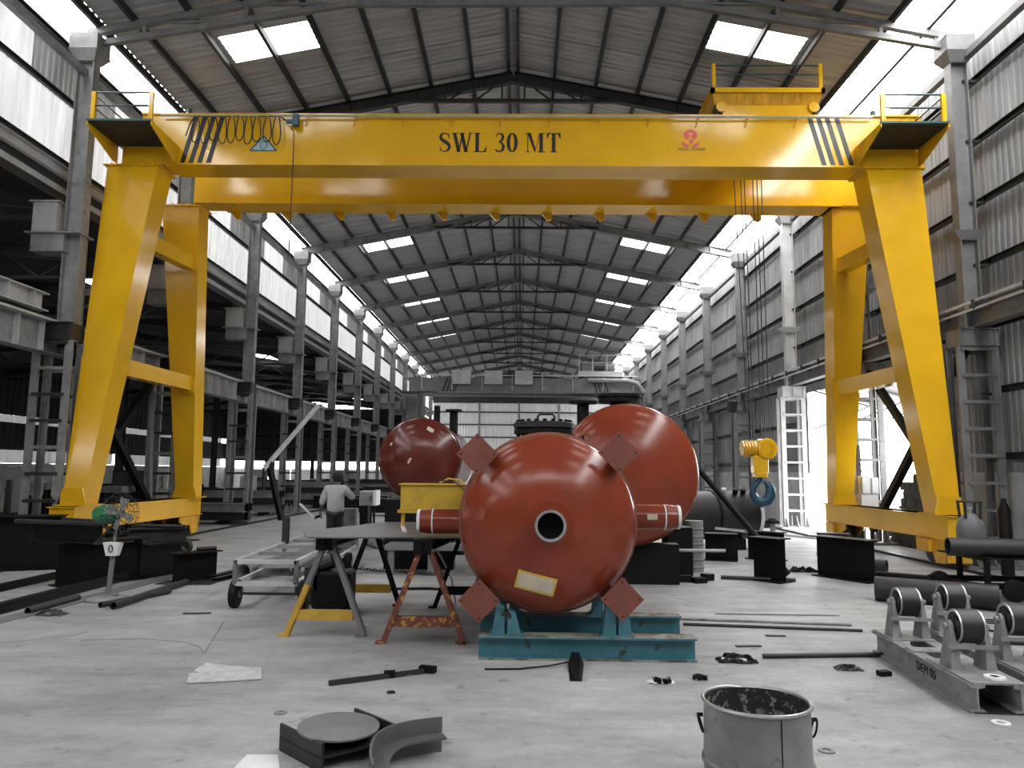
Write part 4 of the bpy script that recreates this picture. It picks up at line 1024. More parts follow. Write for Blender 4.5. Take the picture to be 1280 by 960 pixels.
for u in (-.02, 1.12):
    for v in (.02, .7):
        c = cp(u,v,.17); mb = MB(); mb.lathe([(0,-.05),(.11,-.05),(.165,-.04),(.17,0),(.165,.04),(.11,.05),(0,.05)], c, (1,.05,0), 22); w = put('wheel', mb, M['black'], t, smooth=True)
        mb = MB(); mb.tube(c+Vector((-.06,0,0)), c+Vector((.06,0,0)), .05, 10); put('hub', mb, M['steel'], w)
for v in (.02, .7):
    mb = MB(); mb.bar(cp(0,v,.17), cp(1.1,v,.17), .03, .03); mb.bar(cp(.05,v,.17), cp(.05,v,.3), .05, .05); mb.bar(cp(1,v,.17), cp(1,v,.3), .05, .05); put('axle', mb, M['dsteel'], t)

# ------------------------------------------------------------------ foreground: cut drum, beam offcut, disc, curved angle, paper
M['drum'] = mat('worn_drum_paint', .23, .38, .2, .4, 3, col2=.07, patch=(.6,.7,7))
M['soot'] = mat('sooty_flaking_inside', .02, .8, 0, .4, 8, col2=.2, patch=(.54,.57,22))
DC = Vector((1.285, 4.28, 0)); DR = .282
t = thing('steel_drum', 'cut-down grey steel drum with ring handles, standing in the right foreground', 'drum', DC)
mb = MB(); mb.lathe([(0,.01),(DR-.01,.01),(DR,.0),(DR,.12),(DR+.012,.13),(DR+.012,.145),(DR,.155),(DR-.004,.42),(DR-.004,.445)], DC, (0,0,1), 56); body = put('body', mb, M['drum'], t, smooth=True)
n = len(body.data.vertices)
for v in body.data.vertices:                                            # dented rim
    if v.co.z > .3: v.co.z += -.018*math.exp(-((math.atan2(v.co.y, v.co.x)-1.45)/.25)**2)
mb = MB(); mb.lathe([(DR-.012,.03),(DR-.012,.444)], DC, (0,0,1), 56); ins = put('inner_wall', mb, M['soot'], t, smooth=True)
mb = MB(); mb.lathe([(0,.16),(DR-.015,.14)], DC, (0,0,1), 40); put('ash_fill', mb, M['soot'], t)
pts = [DC+Vector((DR*math.cos(a), DR*math.sin(a), .447-.018*math.exp(-((a-1.45)/.25)**2))) for a in [i*2*PI/64 for i in range(64)]]
mb = MB(); mb.path(pts, .0105, 8, closed=True); put('rolled_rim', mb, M['bare'], t, smooth=True)
for s in (-1, 1):
    p = DC+Vector((s*(DR+.012),-.03*s,.35)); mb = MB()
    mb.path([p+Vector((s*(.004+.012*math.sin(a)), .022*math.cos(a)*1.5, -.03+.048*math.sin(a))) for a in [i*2*PI/18 for i in range(18)]], .0055, 6, closed=True); mb.tube(p+Vector((-.01*s,0,.012)), p+Vector((.02*s,0,.012)), .011, 8); put('ring_handle', mb, M['black'], t)
mb = MB(); a = -1.42; mb.bar(DC+Vector((DR*math.cos(a),DR*math.sin(a),.16))*1.0, DC+Vector((DR*math.cos(a),DR*math.sin(a),.43)), .004, .005); put('seam', mb, M['black'], t)

t = thing('beam_offcut', 'short black H-beam offcut lying on its flanges in the left foreground', 'beam', (-1.05, 4.75, 0))
A0 = Vector((-1.44, 4.71, 0)); D1 = Vector((.34,-.335,0)); X1 = Vector((.378,.31,0))
for o in (Vector((0,0,0)), X1):
    mb = MB(); p = A0+o; q = p+D1; nrm = Vector((.012,.012,0))
    mb.hexa([p,q,q+nrm,p+nrm], [v+Vector((0,0,.155)) for v in (p,q,q+nrm,p+nrm)]); put('flange', mb, M['darkplate'], t)
mb = MB(); mb.hexa([A0+Vector((0,0,.072)),A0+D1+Vector((0,0,.072)),A0+D1+X1+Vector((0,0,.072)),A0+X1+Vector((0,0,.072))], [A0+Vector((0,0,.084)),A0+D1+Vector((0,0,.084)),A0+D1+X1+Vector((0,0,.084)),A0+X1+Vector((0,0,.084))]); put('web', mb, M['darkplate'], t)
mb = MB(); c = Vector((-1.075,4.665,.152)); mb.lathe([(0,-.004),(.235,-.004),(.24,0),(.24,.01),(.235,.012),(0,.012)], c, (.03,-.02,1), 48); solo('steel_disc', mb, M['steel'], 'round grey steel disc lying on the H-beam offcut in the left foreground', 'disc', c, smooth=True)
mb = MB(); mb.lathe([(0,0),(.13,0),(.13,.058),(0,.058)], (-1.09,4.67,.0845), (0,0,1), 28); solo('spacer_ring', mb, B_ if 0 else M['black'], 'black round spacer hidden between the grey disc and the beam offcut in the foreground', 'spacer', (-1.09,4.67,.0845))
t = thing('curved_angle', 'curved grey angle-iron segment standing in the left foreground beside the beam offcut', 'angle', (-.62, 4.55, 0))
arc = []
P = [fl(459,955,.09), fl(462,930,.12), fl(478,912,.13), fl(505,902,.135), fl(547,893,.15)]
def bez(ps, n=18):
    out = []
    for i in range(n+1):
        u = i/n; q = [p.copy() for p in ps]
        while len(q) > 1: q = [q[k].lerp(q[k+1], u) for k in range(len(q)-1)]
        out.append(q[0])
    return out
P0 = [Vector((-.74,3.97,0)), Vector((-.95,4.6,0)), Vector((-.66,4.66,0)), Vector((-.47,4.74,0))]
arc = bez(P0); n = len(arc); off = []
for i, p in enumerate(arc):
    d = (arc[min(i+1,n-1)]-arc[max(i-1,0)]).normalized(); off.append(Vector((d.y,-d.x,0)))
def strip(o0, o1, z0, z1):
    mb = MB(); vs = []
    for p, w in zip(arc, off): vs += [p+w*o0+Vector((0,0,z0)), p+w*o1+Vector((0,0,z0)), p+w*o1+Vector((0,0,z1)), p+w*o0+Vector((0,0,z1))]
    fs = [(0,3,2,1), tuple((n-1)*4+k for k in range(4))]
    for i in range(n-1): fs += [(i*4+k, i*4+(k+1)%4, (i+1)*4+(k+1)%4, (i+1)*4+k) for k in range(4)]
    mb.add(vs, fs); return mb
put('upright_flange', strip(0, .012, 0, .2), M['plate'], t); put('flat_flange', strip(.012, .11, .1, .112), M['plate'], t)
mb = MB(); mb.prism([fl(*q)[:2] for q in ((233,855),(236,844),(251,842),(256,830),(290,834),(327,836),(327,850),(280,853))], 'z', .004, .012); mb.hexa([(-2.7,6.42,.006),(-2.62,6.4,.006),(-2.6,6.62,.006),(-2.69,6.65,.006)], [(-2.68,6.44,.03),(-2.64,6.43,.02),(-2.62,6.6,.02),(-2.67,6.62,.03)])
M['paper'] = mat('crumpled_paper', .5, .8, 0, .25, 9, bump=.6); solo('paper_sheet', mb, M['paper'], 'crumpled pale paper sheet lying flat on the floor, left of centre', 'paper', (-2.4,6.4,0))
mb = MB(); mb.prism([(-1.6,4.62),(-1.42,4.63),(-1.3,4.3),(-1.45,4.2),(-1.6,4.3)], 'z', .002, .006); solo('paper_sheet', mb, M['white'], 'bright white paper sheet at the bottom edge, left of the beam offcut', 'paper', (-1.5,4.5,0))
# ------------------------------------------------------------------ left side: beam offcuts, pipes, fan
def ib(name, p0, p1, h, w, m, label, z=None, cat='beam', tf=.02, tw=.014):
    mb = MB(); p0, p1 = Vector(p0), Vector(p1); mb.ibeam(p0, p1, h, w, tf, tw)
    return solo(name, mb, m, label, cat, ((p0.x+p1.x)/2, (p0.y+p1.y)/2, min(p0.z,p1.z)-h/2))
B, D = M['black'], M['dsteel']
ib('beam_offcut', (-6.55,10.75,.31), (-5.85,11.75,.31), .62, .42, B, 'deep black I-beam offcut on the floor at the left, carrying the others')
ib('beam_offcut', (-5.85,11.7,.26), (-5.5,12.7,.26), .5, .34, B, 'second deep black I-beam offcut behind the fan, right of the first')
ib('beam_offcut', (-7.15,11.15,.74), (-5.85,10.6,.74), .24, .2, B, 'black I-beam laid across the top of the left offcuts')
ib('beam_offcut', (-6.3,12.15,.61), (-5.55,12.6,.61), .2, .2, D, 'grey-black I-beam on top of the right offcut, behind the fan')
ib('beam_offcut', (-9.6,12.0,.45), (-7.7,12.8,.45), .85, .5, B, 'big black girder at the left edge of the hall floor')
def pipe(p0, p1, r, m, label, name='pipe', open_=True, cat='pipe'):
    mb = MB(); p0, p1 = Vector(p0), Vector(p1)
    if open_: mb.lathe([(r*.82,.001),(r,0),(r,(p1-p0).length),(r*.82,(p1-p0).length-.001),(r*.82,.001)], p0, p1-p0, 16)
    else: mb.tube(p0, p1, r, 12)
    lo = p0 if p0.z <= p1.z else p1
    return solo(name, mb, m, label, cat, (lo.x, lo.y, lo.z-r), smooth=True)
pipe((-7.35,11.0,.895), (-5.75,10.5,.895), .032, D, 'long thin dark pipe lying on top of the left beam pile')
pipe((-6.9,11.4,.895), (-5.9,10.95,.895), .03, D, 'shorter thin dark pipe on the left beam pile, behind the long one')
pipe((-6.3,12.4,.74), (-5.45,12.3,.74), .03, D, 'thin dark pipe across the rear beam offcut, right of the fan')
t = thing('beam_offcut', 'upright black I-beam offcut standing alone on the floor, right of the fan', 'beam', (-4.95, 11.5, 0))
mb = MB(); mb.ibeam((-5.12,11.25,.215), (-4.72,11.85,.215), .43, .3, .02, .014); put('body', mb, B, t)
mb = MB(); mb.box(-5.3, -4.5, 11.1, 11.5, 0, .012); put('foot_strip', mb, D, t)
mb = MB(); mb.lathe([(.07,-.03),(.085,-.03),(.085,.03),(.07,.03),(.07,-.03)], (-5.0,11.4,.517), (.3,1,0), 24); solo('pipe_ring', mb, D, 'short pipe ring standing on top of the lone black I-beam offcut', 'ring', (-5.0,11.4,.432))
pipe((-4.93,11.6,.46), (-4.72,11.8,.46), .03, D, 'short dark pipe lying on the lone black I-beam offcut')

def flat(name, pts, z0, z1, m, label, cat):
    mb = MB(); mb.prism([(p[0],p[1]) for p in pts], 'z', z0, z1); n = len(pts)
    return solo(name, mb, m, label, cat, (sum(p[0] for p in pts)/n, sum(p[1] for p in pts)/n, z0))
M['fplate'] = mat('dusty_floor_plate', .36, .6, .1, .25, 2.5)
ib('floor_rail', (-5.98,8.0,.06), (-5.93,13.4,.06), .12, .1, M['rail'], 'dark steel rail running away along the floor at the left', cat='rail')
ib('floor_rail', (-7.05,8.8,.05), (-7.0,15.5,.05), .1, .08, M['rail'], 'second dark rail on the left floor, beyond the first', cat='rail')
ib('floor_rail', (-8.36,9.0,.0225), (-8.36,60,.0225), .045, .09, M['rail'], 'long crane rail in the floor under the left crane leg', cat='rail', tf=.014, tw=.05)
ib('floor_rail', (7.86,9.0,.0225), (7.86,60,.0225), .045, .09, M['rail'], 'long crane rail in the floor under the right crane leg', cat='rail', tf=.014, tw=.05)
flat('flat_bar', [(-5.85,7.3),(-5.6,7.3),(-5.32,12.4),(-5.5,12.4)], .0, .014, M['steel'], 'long wide flat steel bar on the floor beside the left rail', 'bar')
pipe((-5.05,9.22,.035), (-4.72,10.3,.035), .035, D, 'thinner of two dark pipes on the floor by the fan base')
pipe((-4.84,9.12,.045), (-4.85,11.1,.045), .045, D, 'thicker of two dark pipes on the floor by the fan base')
pipe((-5.62,8.75,.04), (-5.6,9.7,.04), .04, D, 'short dark pipe lying on the flat bar at the left')
pipe((-4.2,11.6,.13), (-3.95,12.9,.13), .13, M['mid'], 'short wide grey pipe lying behind the flat cart')
for k, (a, b) in enumerate((((-4.6,11.4,.03),(-4.25,13.6,.03)), ((-4.75,11.7,.03),(-4.5,13.9,.03)))):
    mb = MB(); mb.channel(a, b, .06, .1, .008); solo('steel_channel', mb, D, ('right', 'left')[k]+'-hand one of two dark steel channels on the floor behind the lone beam offcut', 'bar', a)
flat('floor_plate', [fl(*p)[:2] for p in ((112,790),(280,777),(255,817),(250,809),(228,803),(180,799),(100,801))], 0, .01, M['fplate'], 'thin steel plate with one curved edge lying flat on the left floor', 'plate')
flat('floor_plate', [fl(*p)[:2] for p in ((-120,765),(60,778),(112,790),(92,795),(0,804),(-120,806))], 0, .008, M['fplate'], 'thin flat steel plate at the left picture edge on the floor', 'plate')

M['green'] = mat('green_fan_paint', (.03,.2,.09), .4, 0, .2, 6)
FB = Vector((-5.25, 9.75, 0))
t = thing('pedestal_fan', 'tall pedestal fan with green motor and wire cage on a round base', 'fan', FB)
mb = MB(); mb.lathe([(0,.0),(.26,0),(.26,.03),(.24,.04),(.05,.06),(0,.06)], FB, (0,0,1), 32); mb.box(FB.x-.06, FB.x+.12, FB.y-.03, FB.y+.03, .06, .085); put('base', mb, M['mid'], t, smooth=True)
mb = MB(); mb.tube(FB+Vector((0,0,.05)), FB+Vector((.03,0,.62)), .032, 12); mb.tube(FB+Vector((.03,0,.6)), FB+Vector((.05,0,1.02)), .02, 12); put('pole', mb, M['steel'], t, smooth=True)
mb = MB(); mb.hexa([(FB.x-.03,FB.y-.07,.56),(FB.x+.1,FB.y-.07,.56),(FB.x+.1,FB.y+.03,.56),(FB.x-.03,FB.y+.03,.56)], [(FB.x-.07,FB.y-.08,.73),(FB.x+.14,FB.y-.08,.73),(FB.x+.14,FB.y+.04,.73),(FB.x-.07,FB.y+.04,.73)]); pl = put('control_box', mb, M['white'], t)
mb = MB(); mb.path([(FB.x+.035+.025*math.cos(a), FB.y-.083, .65+.045*math.sin(a)) for a in [i*PI/8 for i in range(16)]], .006, 5, closed=True); put('dial', mb, B, pl)
mb = MB(); mb.bar(FB+Vector((.03,0,.78)), FB+Vector((-.22,0,.72)), .02, .02); mb.bar(FB+Vector((-.22,0,.7)), FB+Vector((.28,0,.74)), .02, .02); mb.bar(FB+Vector((-.18,0,.74)), FB+Vector((.03,0,.98)), .02, .02); put('yoke', mb, D, t)
ax = Vector((1,-.35,.05)).normalized(); mc = FB+Vector((-.1,0,1.08))
mb = MB(); mb.lathe([(0,-.16),(.06,-.16),(.1,-.13),(.115,-.06),(.115,.08),(.09,.14),(.05,.17),(0,.17)], mc, ax, 24); put('motor', mb, M['green'], t, smooth=True)
hub = mc+ax*.24
mb = MB()
for k in range(4):
    a = k*PI/2+.5; u = ax.orthogonal().normalized(); w = ax.cross(u); r = u*math.cos(a)+w*math.sin(a); s = ax.cross(r)
    mb.add([hub+r*.04-s*.03, hub+r*.2-s*.07+ax*.02, hub+r*.21+s*.05-ax*.02, hub+r*.05+s*.03], [(0,1,2,3)])
mb.tube(hub-ax*.03, hub+ax*.05, .05, 12); bl = put('blades', mb, M['mid'], t)
cage = []
u = ax.orthogonal().normalized(); w = ax.cross(u)
for k in range(18):
    a = k*2*PI/18; r = u*math.cos(a)+w*math.sin(a)
    mb.v and None
    cage.append([hub-ax*.12+r*.06, hub-ax*.1+r*.22, hub+r*.27, hub+ax*.09+r*.22, hub+ax*.12+r*.05])
mb = MB()
for c in cage: mb.path(c, .0035, 4)
for rr, o in ((.27,0),(.22,.09),(.22,-.1),(.12,.115),(.12,-.115)): mb.path([hub+ax*o+(u*math.cos(i*PI/16)+w*math.sin(i*PI/16))*rr for i in range(32)], .004, 4, closed=True)
put('wire_cage', mb, D, t)['kind'] = 'stuff'

def boxthing(name, x0, x1, y0, y1, z0, z1, m, label, cat, feet=0, door=None, extra=None):
    t = thing(name, label, cat, ((x0+x1)/2, (y0+y1)/2, 0 if feet else z0))
    mb = MB(); mb.box(x0, x1, y0, y1, z0, z1); put('body', mb, m, t, bevel=.01)
    if door:
        mb = MB(); g = (x1-x0)*.06; mb.box(x0+g, x1-g, y0-.012, y0, z0+g, z1-g); d = put('door', mb, door, t)
        mb = MB(); mb.box(x1-g*3, x1-g*2, y0-.03, y0-.012, (z0+z1)/2-.05, (z0+z1)/2+.05); put('handle', mb, B, d)
    if feet:
        for x in (x0+.04, x1-.04):
            for y in (y0+.04, y1-.04):
                mb = MB(); mb.box(x-.025, x+.025, y-.025, y+.025, 0, z0); put('leg', mb, B, t)
    return t
L_ = M['lsteel']; S_ = M['steel']; MI = M['mid']
def bx(px0, py0, px1, py1, Y, depth, **k):
    a, b = at(px0, py1, Y), at(px1, py0, Y); return a.x, b.x, Y, Y+depth, a.z, b.z
boxthing('electric_cabinet', *bx(178,611,212,642,19.6,.5), L_, 'pale control cabinet seen under the left crane beam between its legs', 'cabinet', 1, M['white'])
boxthing('panel_box', *bx(195,586,202,611,19.7,.25), L_, 'left one of two tall white panels standing on the pale control cabinet', 'panel', 0, M['white'])
boxthing('panel_box', *bx(204,586,211,611,19.7,.25), L_, 'right one of two tall white panels standing on the pale control cabinet', 'panel', 0, M['white'])
boxthing('work_bench', *bx(119,608,153,616,17.3,.6), S_, 'grey bench behind the left crane leg', 'bench', 1)
boxthing('generator', *bx(139,588,166,614,19.5,.8), B, 'black machine box with frame, behind the left crane legs', 'machine', 1, D)
boxthing('switch_box', *bx(33,601,47,619,15.2,.3), L_, 'light grey switch box on legs by the nearest left column', 'box', 1, MI)
boxthing('switch_box', *bx(52,603,59,612,15.4,.2), MI, 'tiny grey switch box right of the light one by the nearest left column', 'box', 1)
t = thing('tin_awning', 'pale tin awning on posts beside the nearest left column', 'awning', (-10.5, 15.6, 0))
a, b = at(14,584,15.2), at(84,579,15.2)
mb = MB(); mb.hexa([(a.x,15.1,a.z),(b.x,15.1,a.z+.1),(b.x,16.6,a.z+.2),(a.x,16.6,a.z+.1)], [(a.x,15.1,a.z+.02),(b.x,15.1,a.z+.12),(b.x,16.6,a.z+.22),(a.x,16.6,a.z+.12)]); put('sheet', mb, M['white'], t)
for x in (a.x+.1, b.x-.1):
    mb = MB(); mb.bar((x,15.9,0), (x,15.9,a.z+.06), .05, .05); put('post', mb, D, t)
random.seed(11)
# machines and stock standing in the dark aisle and along the far left columns
kinds = [('lathe', 'machine'), ('steel_crate', 'crate'), ('welding_set', 'machine'), ('stock_rack', 'rack')]
spots = [(-12.2,17.5,1.4,.9,1.1),(-11.6,20.5,1.8,1.0,.9),(-13.6,22.5,1.2,1.0,1.5),(-11.2,25.5,1.5,.8,1.0),(-12.6,28.5,2.2,1.2,1.2),(-11.0,31.5,1.2,1.0,1.4),(-12.0,36,2.4,1.2,1.3),(-10.8,42,1.6,1.0,1.2),(-14.5,33,2.0,1.2,1.6),(-15.5,26,1.8,1.0,1.3)]
for k, (x, y, w, d, h) in enumerate(spots):
    t = thing('machine_tool', f'dark bulky machine in the shadowy left aisle, {ORD[k]} by distance from the camera', 'machine', (x, y, 0))
    mb = MB(); mb.box(x-w/2, x+w/2, y-d/2, y+d/2, 0, h*.55); put('bed', mb, B, t)
    mb = MB(); mb.box(x-w/2, x-w/2+w*.35, y-d/2+.1, y+d/2-.1, h*.55, h); put('headstock', mb, (D, MI, L_)[k % 3], t)
    mb = MB(); mb.tube((x+w*.2,y,h*.55), (x+w*.2,y,h*1.25), .07, 10); put('column', mb, D, t)

STK = [f'stack of dark steel lengths in the left aisle, {ORD[q]} nearest of eight' for q in range(8)]+[f'low stack of steel lengths on the floor beyond the worker, {ORD[q]} of four from left' for q in range(4)]
for k, (x, y, n, L0, rz) in enumerate(((-10.6,19,3,3.2,.1),(-10.2,23.5,2,3.6,-.08),(-12.8,25.0,4,4.2,.05),(-10.4,28.0,3,3.0,.12),(-13.5,30.5,3,4.5,-.1),(-10.1,34,4,4.0,.06),(-11.8,39,4,5.0,.0),(-9.9,45,4,4.5,.05),(-7.0,31.5,2,3.0,.2),(-6.2,37,3,3.0,-.1),(-5.0,28.5,2,2.6,.1),(-4.6,42,3,3.5,.1))):
    t = thing('steel_stock', STK[k], 'stock', (x, y, 0), 'stacks of steel lengths')
    c_, s_ = math.cos(PI/2*0+rz), math.sin(rz)
    for j in range(2):
        o_ = (j-.5)*L0*.6; mb = MB(); mb.bar((x+c_*o_, y-.5, .06), (x+c_*o_, y+.5, .06), .12, .12); put('bearer', mb, B, t)
    for j in range(n):
        for i in range(3):
            yy = y-.35+i*.33; z = .12+.13+j*.26
            mb = MB(); mb.ibeam((x-c_*L0/2, yy-s_*L0/2, z), (x+c_*L0/2, yy+s_*L0/2, z), .25, .24, .02, .014); put('steel_length', mb, (B, D, B, MI)[(i+j*2+k) % 4], t)
boxthing('electric_cabinet', *bx(449,614,466,632,19.5,.5), L_, 'grey cabinet on legs right of the worker, below the small red vessel', 'cabinet', 1, MI)
boxthing('steel_crate', *bx(466,613,471,632,19.2,.5), M['white'], 'white upright box right of the grey cabinet, behind the small red vessel', 'box', 0)
boxthing('support_stub', *bx(449,632,460,657,16.2,.25), B, 'black steel stub on the floor right of the worker', 'support', 0)
pipe((-3.0,16.4,.12), (-3.5,17.4,.12), .12, L_, 'short pale pipe lying right of the worker')
t = thing('oil_drum', 'ribbed pale drum standing just right of the worker', 'drum', (-3.75, 16.6, 0))
c = Vector((-3.72,16.5,0)); mb = MB(); mb.lathe([(0,0),(.18,0),(.18,.28),(.19,.29),(.18,.3),(.18,.56),(.19,.57),(.18,.58),(.18,.85),(0,.84)], c, (0,0,1), 24); put('body', mb, MI, t, smooth=True)

# ------------------------------------------------------------------ middle floor: rods, rags, bits
def rod(p0, p1, r, m, label, name='steel_rod'): return pipe((p0[0],p0[1],r), (p1[0],p1[1],r), r, m, label, name, False, 'rod')
rod((1.78,8.92), (3.69,8.68), .014, MI, 'ribbed steel rod on the floor right of the turquoise beams, middle one of three'); 
rod((1.8,8.6), (3.67,8.37), .016, D, 'thicker dark rod on the floor right of the turquoise beams, nearest of three')
rod((2.34,9.3), (3.8,9.28), .015, L_, 'pale rod on the floor right of the turquoise beams, farthest of three')
rod((2.22,7.14), (3.36,7.26), .022, D, 'dark pole on the floor ending at the turning rolls')
t = thing('pry_bar', 'dark steel bar with a claw end on the floor in front of the trestles', 'bar', (-1.1, 6.3, 0))
mb = MB(); mb.bar((-1.49,6.08,.02), (-.8,6.47,.02), .035, .035); put('shaft', mb, D, t)
mb = MB(); mb.obox((-.77,6.5,.03), (.14,.06,.05), (0,0,-.3)); mb.obox((-1.06,6.33,.03), (.09,.05,.05), (0,0,.2)); put('claw', mb, B, t)
t = thing('floor_wedge', 'dark pointed steel wedge lying in front of the turquoise beam', 'wedge', (.45, 6.55, 0))
mb = MB(); mb.hexa([(.4,6.3,0),(.5,6.3,0),(.56,6.85,0),(.42,6.85,0)], [(.44,6.3,.012),(.47,6.3,.012),(.52,6.85,.1),(.45,6.85,.1)]); put('body', mb, B, t)
mb = MB(); mb.path([(-.3,6.6,.01),(0,6.62,.012),(.25,6.7,.02),(.42,6.8,.03)], .008, 5); put('tail_wire', mb, B, t)
def rag(x, y, w, label, m, seed, m2=None):
    random.seed(seed); t = thing('rag', label, 'rag', (x, y, 0)); mb = MB(); n = 9; vs = []
    for j in range(n):
        for i in range(n):
            u, v = i/(n-1)-.5, j/(n-1)-.5; e = max(0, 1-4*max(u*u, v*v)); vs.append((x+u*w*1.6+random.uniform(-.1,.1)*w, y+v*w*.8+random.uniform(-.1,.1)*w, .004+e*random.uniform(.05,.4)*w))
    mb.add(vs, [(j*n+i, j*n+i+1, (j+1)*n+i+1, (j+1)*n+i) for j in range(n-1) for i in range(n-1)]); put('cloth', mb, m, t)
    if m2:
        mb = MB()
        for k in range(6): c = Vector((x+random.uniform(-.6,.6)*w, y+random.uniform(-.3,.3)*w, .02)); mb.obox(c, (random.uniform(.03,.08),random.uniform(.02,.05),.03), (0,0,random.uniform(0,3)))
        put('scrap', mb, m2, t)['kind'] = 'stuff'
rag(1.95, 7.02, .22, 'black and white rags heaped on the floor right of the turquoise beams', B, 1, M['white'])
rag(1.13, 6.3, .13, 'crumpled whitish rag with a black end on the floor in front of the turquoise beam', M['white'], 2, B)
rag(2.84, 6.78, .14, 'dark clump of waste on the floor left of the turning rolls', D, 3)
rag(1.48, 6.4, .07, 'tiny pale scrap on the floor above the steel drum', MI, 4, B)
rag(-5.35, 8.75, .2, 'dark rag heap on the flat bar at the left', D, 5, MI)
rag(4.9, 13.4, .3, 'dark heap of scrap on the floor behind the black beam offcuts at the right', B, 6, D)
rag(.1, 9.0, .1, 'bit of white paper under the red vessel beyond the turquoise beams', M['white'], 8)
for k, (x, y, r, l) in enumerate(((-1.65,5.4,.045,'small steel ring on the floor behind the beam offcut'), (1.87,4.83,.05,'small flat ring on the floor right of the steel drum'), (3.28,5.4,.06,'pale flat ring on the floor in front of the turning rolls'), (-.93,6.42,.05,'flat ring on the floor beside the pry bar'))):
    mb = MB(); mb.lathe([(r*.5,.0),(r,.0),(r,.008),(r*.5,.008),(r*.5,0)], (x,y,.0), (0,0,1), 20); solo('flat_ring', mb, MI if k != 2 else M['white'], l, 'ring', (x,y,0))
mb = MB(); mb.obox((3.06,6.6,.02), (.1,.07,.04), (0,0,.2)); solo('steel_block', mb, B, 'small dark steel block on the floor left of the turning rolls', 'block', (3.06,6.6,0))
for k, (p0, p1) in enumerate((((-3.9,8.9),(-3.6,8.95)), ((2.1,7.6),(2.35,7.62)), ((-1.0,5.9),(-.95,5.92)), ((2.55,8.1),(2.75,8.1)))):
    mb = MB(); mb.bar((*p0,.006), (*p1,.006), .05, .012); solo('scrap_strip', mb, D, ('dark scrap strip on the left floor near the flat cart','short dark scrap strip between the rods and the rag heap','tiny dark scrap strip in front of the pry bar','small dark scrap strip beside the nearest rod')[k], 'scrap', (*p0,0))
t = thing('chain', 'length of chain lying on the floor under the steel table', 'chain', (-2.0, 12.4, 0))
mb = MB(); q = [Vector((-2.9+.06*i, 12.9-.022*i+.05*math.sin(i*.5), .02)) for i in range(30)]
for i, p in enumerate(q):
    mb.path([p+Vector((.042*math.cos(a), .016*math.sin(a) if i % 2 else 0, .004+(0 if i % 2 else .016*math.sin(a)+.01))) for a in [j*PI/5 for j in range(10)]], .009, 4, closed=True)
put('links', mb, D, t)['kind'] = 'stuff'
mb = MB(); mb.path([(-2.6,11.0,.02),(-2.0,10.8,.02),(-1.3,10.9,.02),(-.6,10.7,.02),(0,10.8,.02)], .02, 6); solo('hose', mb, B, 'black hose on the floor under the steel table', 'hose', (-1.3,10.9,0))
mb = MB(); mb.path([(-1.15,9.9,1.0),(-1.2,9.8,.85),(-1.0,9.6,.6),(-.85,9.5,.35),(-.8,9.55,.02)], .012, 6); solo('grey_cable', mb, L_, 'pale cable drooping from the steel table to the floor', 'cable', (-.8,9.55,0))
t = thing('low_bench', 'low steel bench seen under the table behind the trestles', 'bench', (-1.4, 12.5, 0))
mb = MB(); mb.box(-2.2, -.7, 12.3, 12.9, .4, .48); put('top', mb, S_, t)
for x in (-2.1, -1.45, -.8):
    mb = MB(); mb.box(x-.05, x+.05, 12.35, 12.45, 0, .4); put('leg', mb, S_, t)

# ------------------------------------------------------------------ right side: stands, black vessel, turning rolls, gas bottle
def stub(x0, y0, x1, y1, h, w, label, m=B):
    return ib('beam_offcut', (x0,y0,h/2), (x1,y1,h/2), h, w, m, label)
stub(3.62,15.1,4.2,14.9,.52,.4,'black I-beam stand under the left part of the black vessel')
stub(3.75,12.4,4.1,11.95,.68,.34,'upright black I-beam offcut at the foot of the leaning pole')
stub(4.55,15.4,5.1,14.9,.55,.3,'black I-beam stand right of the vessel stands, carrying the pipe jack')
stub(5.0,13.0,5.52,12.05,.66,.34,'long deep black I-beam offcut at the right, left of the turning rolls')
stub(6.35,16.5,6.9,16.2,.45,.4,'grey-black beam offcut on the floor by the right doorway', D)
VC = at(908,648,17.5)
t = thing('black_vessel', 'black horizontal cylinder vessel with white end ring, right of the largest red vessel', 'vessel', (4.3, 17.5, .1))
vx = Vector((1,.28,0)).normalized(); o0 = Vector((3.3,17.1,.74))
mb = MB(); mb.lathe([(0,0),(.54,0),(.54,2.05)], o0, vx, 40); put('shell', mb, M['darkplate'], t, smooth=True)
mb = MB(); mb.lathe([(.48,2.0),(.56,2.0),(.56,2.08),(.48,2.08),(.48,2.0)], o0, vx, 40); put('end_ring', mb, M['white'], t, smooth=True)
mb = MB(); mb.lathe([(.48,2.03),(0,2.03)], o0, vx, 40); put('end_disc', mb, B, t)
mb = MB(); mb.lathe([(.56,.0),(.56,.05),(.54,.05)], o0+vx*1.0, vx, 40); put('hoop', mb, B, t)
for k, d in enumerate((1.3, 1.6, 1.8)):
    p = o0+vx*d+Vector((0,-.25,.5)); mb = MB(); mb.tube(p, p+Vector((0,-.06,.1)), .06, 12); put('boss', mb, (L_, B, B)[k], t)
mb = MB(); p = o0+vx*2.05; mb.tube(p+Vector((0,0,-.2)), p+vx*.5+Vector((0,0,-.2)), .11, 16); put('outlet', mb, D, t)
for d in (.3, 1.6):
    p = o0+vx*d; mb = MB(); mb.box(p.x-.15, p.x+.15, p.y-.5, p.y+.5, 0, .24); solo('saddle_block', mb, B, ('left', 'right')[d > 1]+' black block on the floor under the black vessel', 'support', (p.x,p.y,0))
a = at(872,585,13.4); b = at(985,695,12.6)
prop('leaning_pole', (a.x,13.4,a.z), (b.x,12.6,.05), .1, B, 'dark pole leaning from the largest red vessel down to the right', 'pole', True)
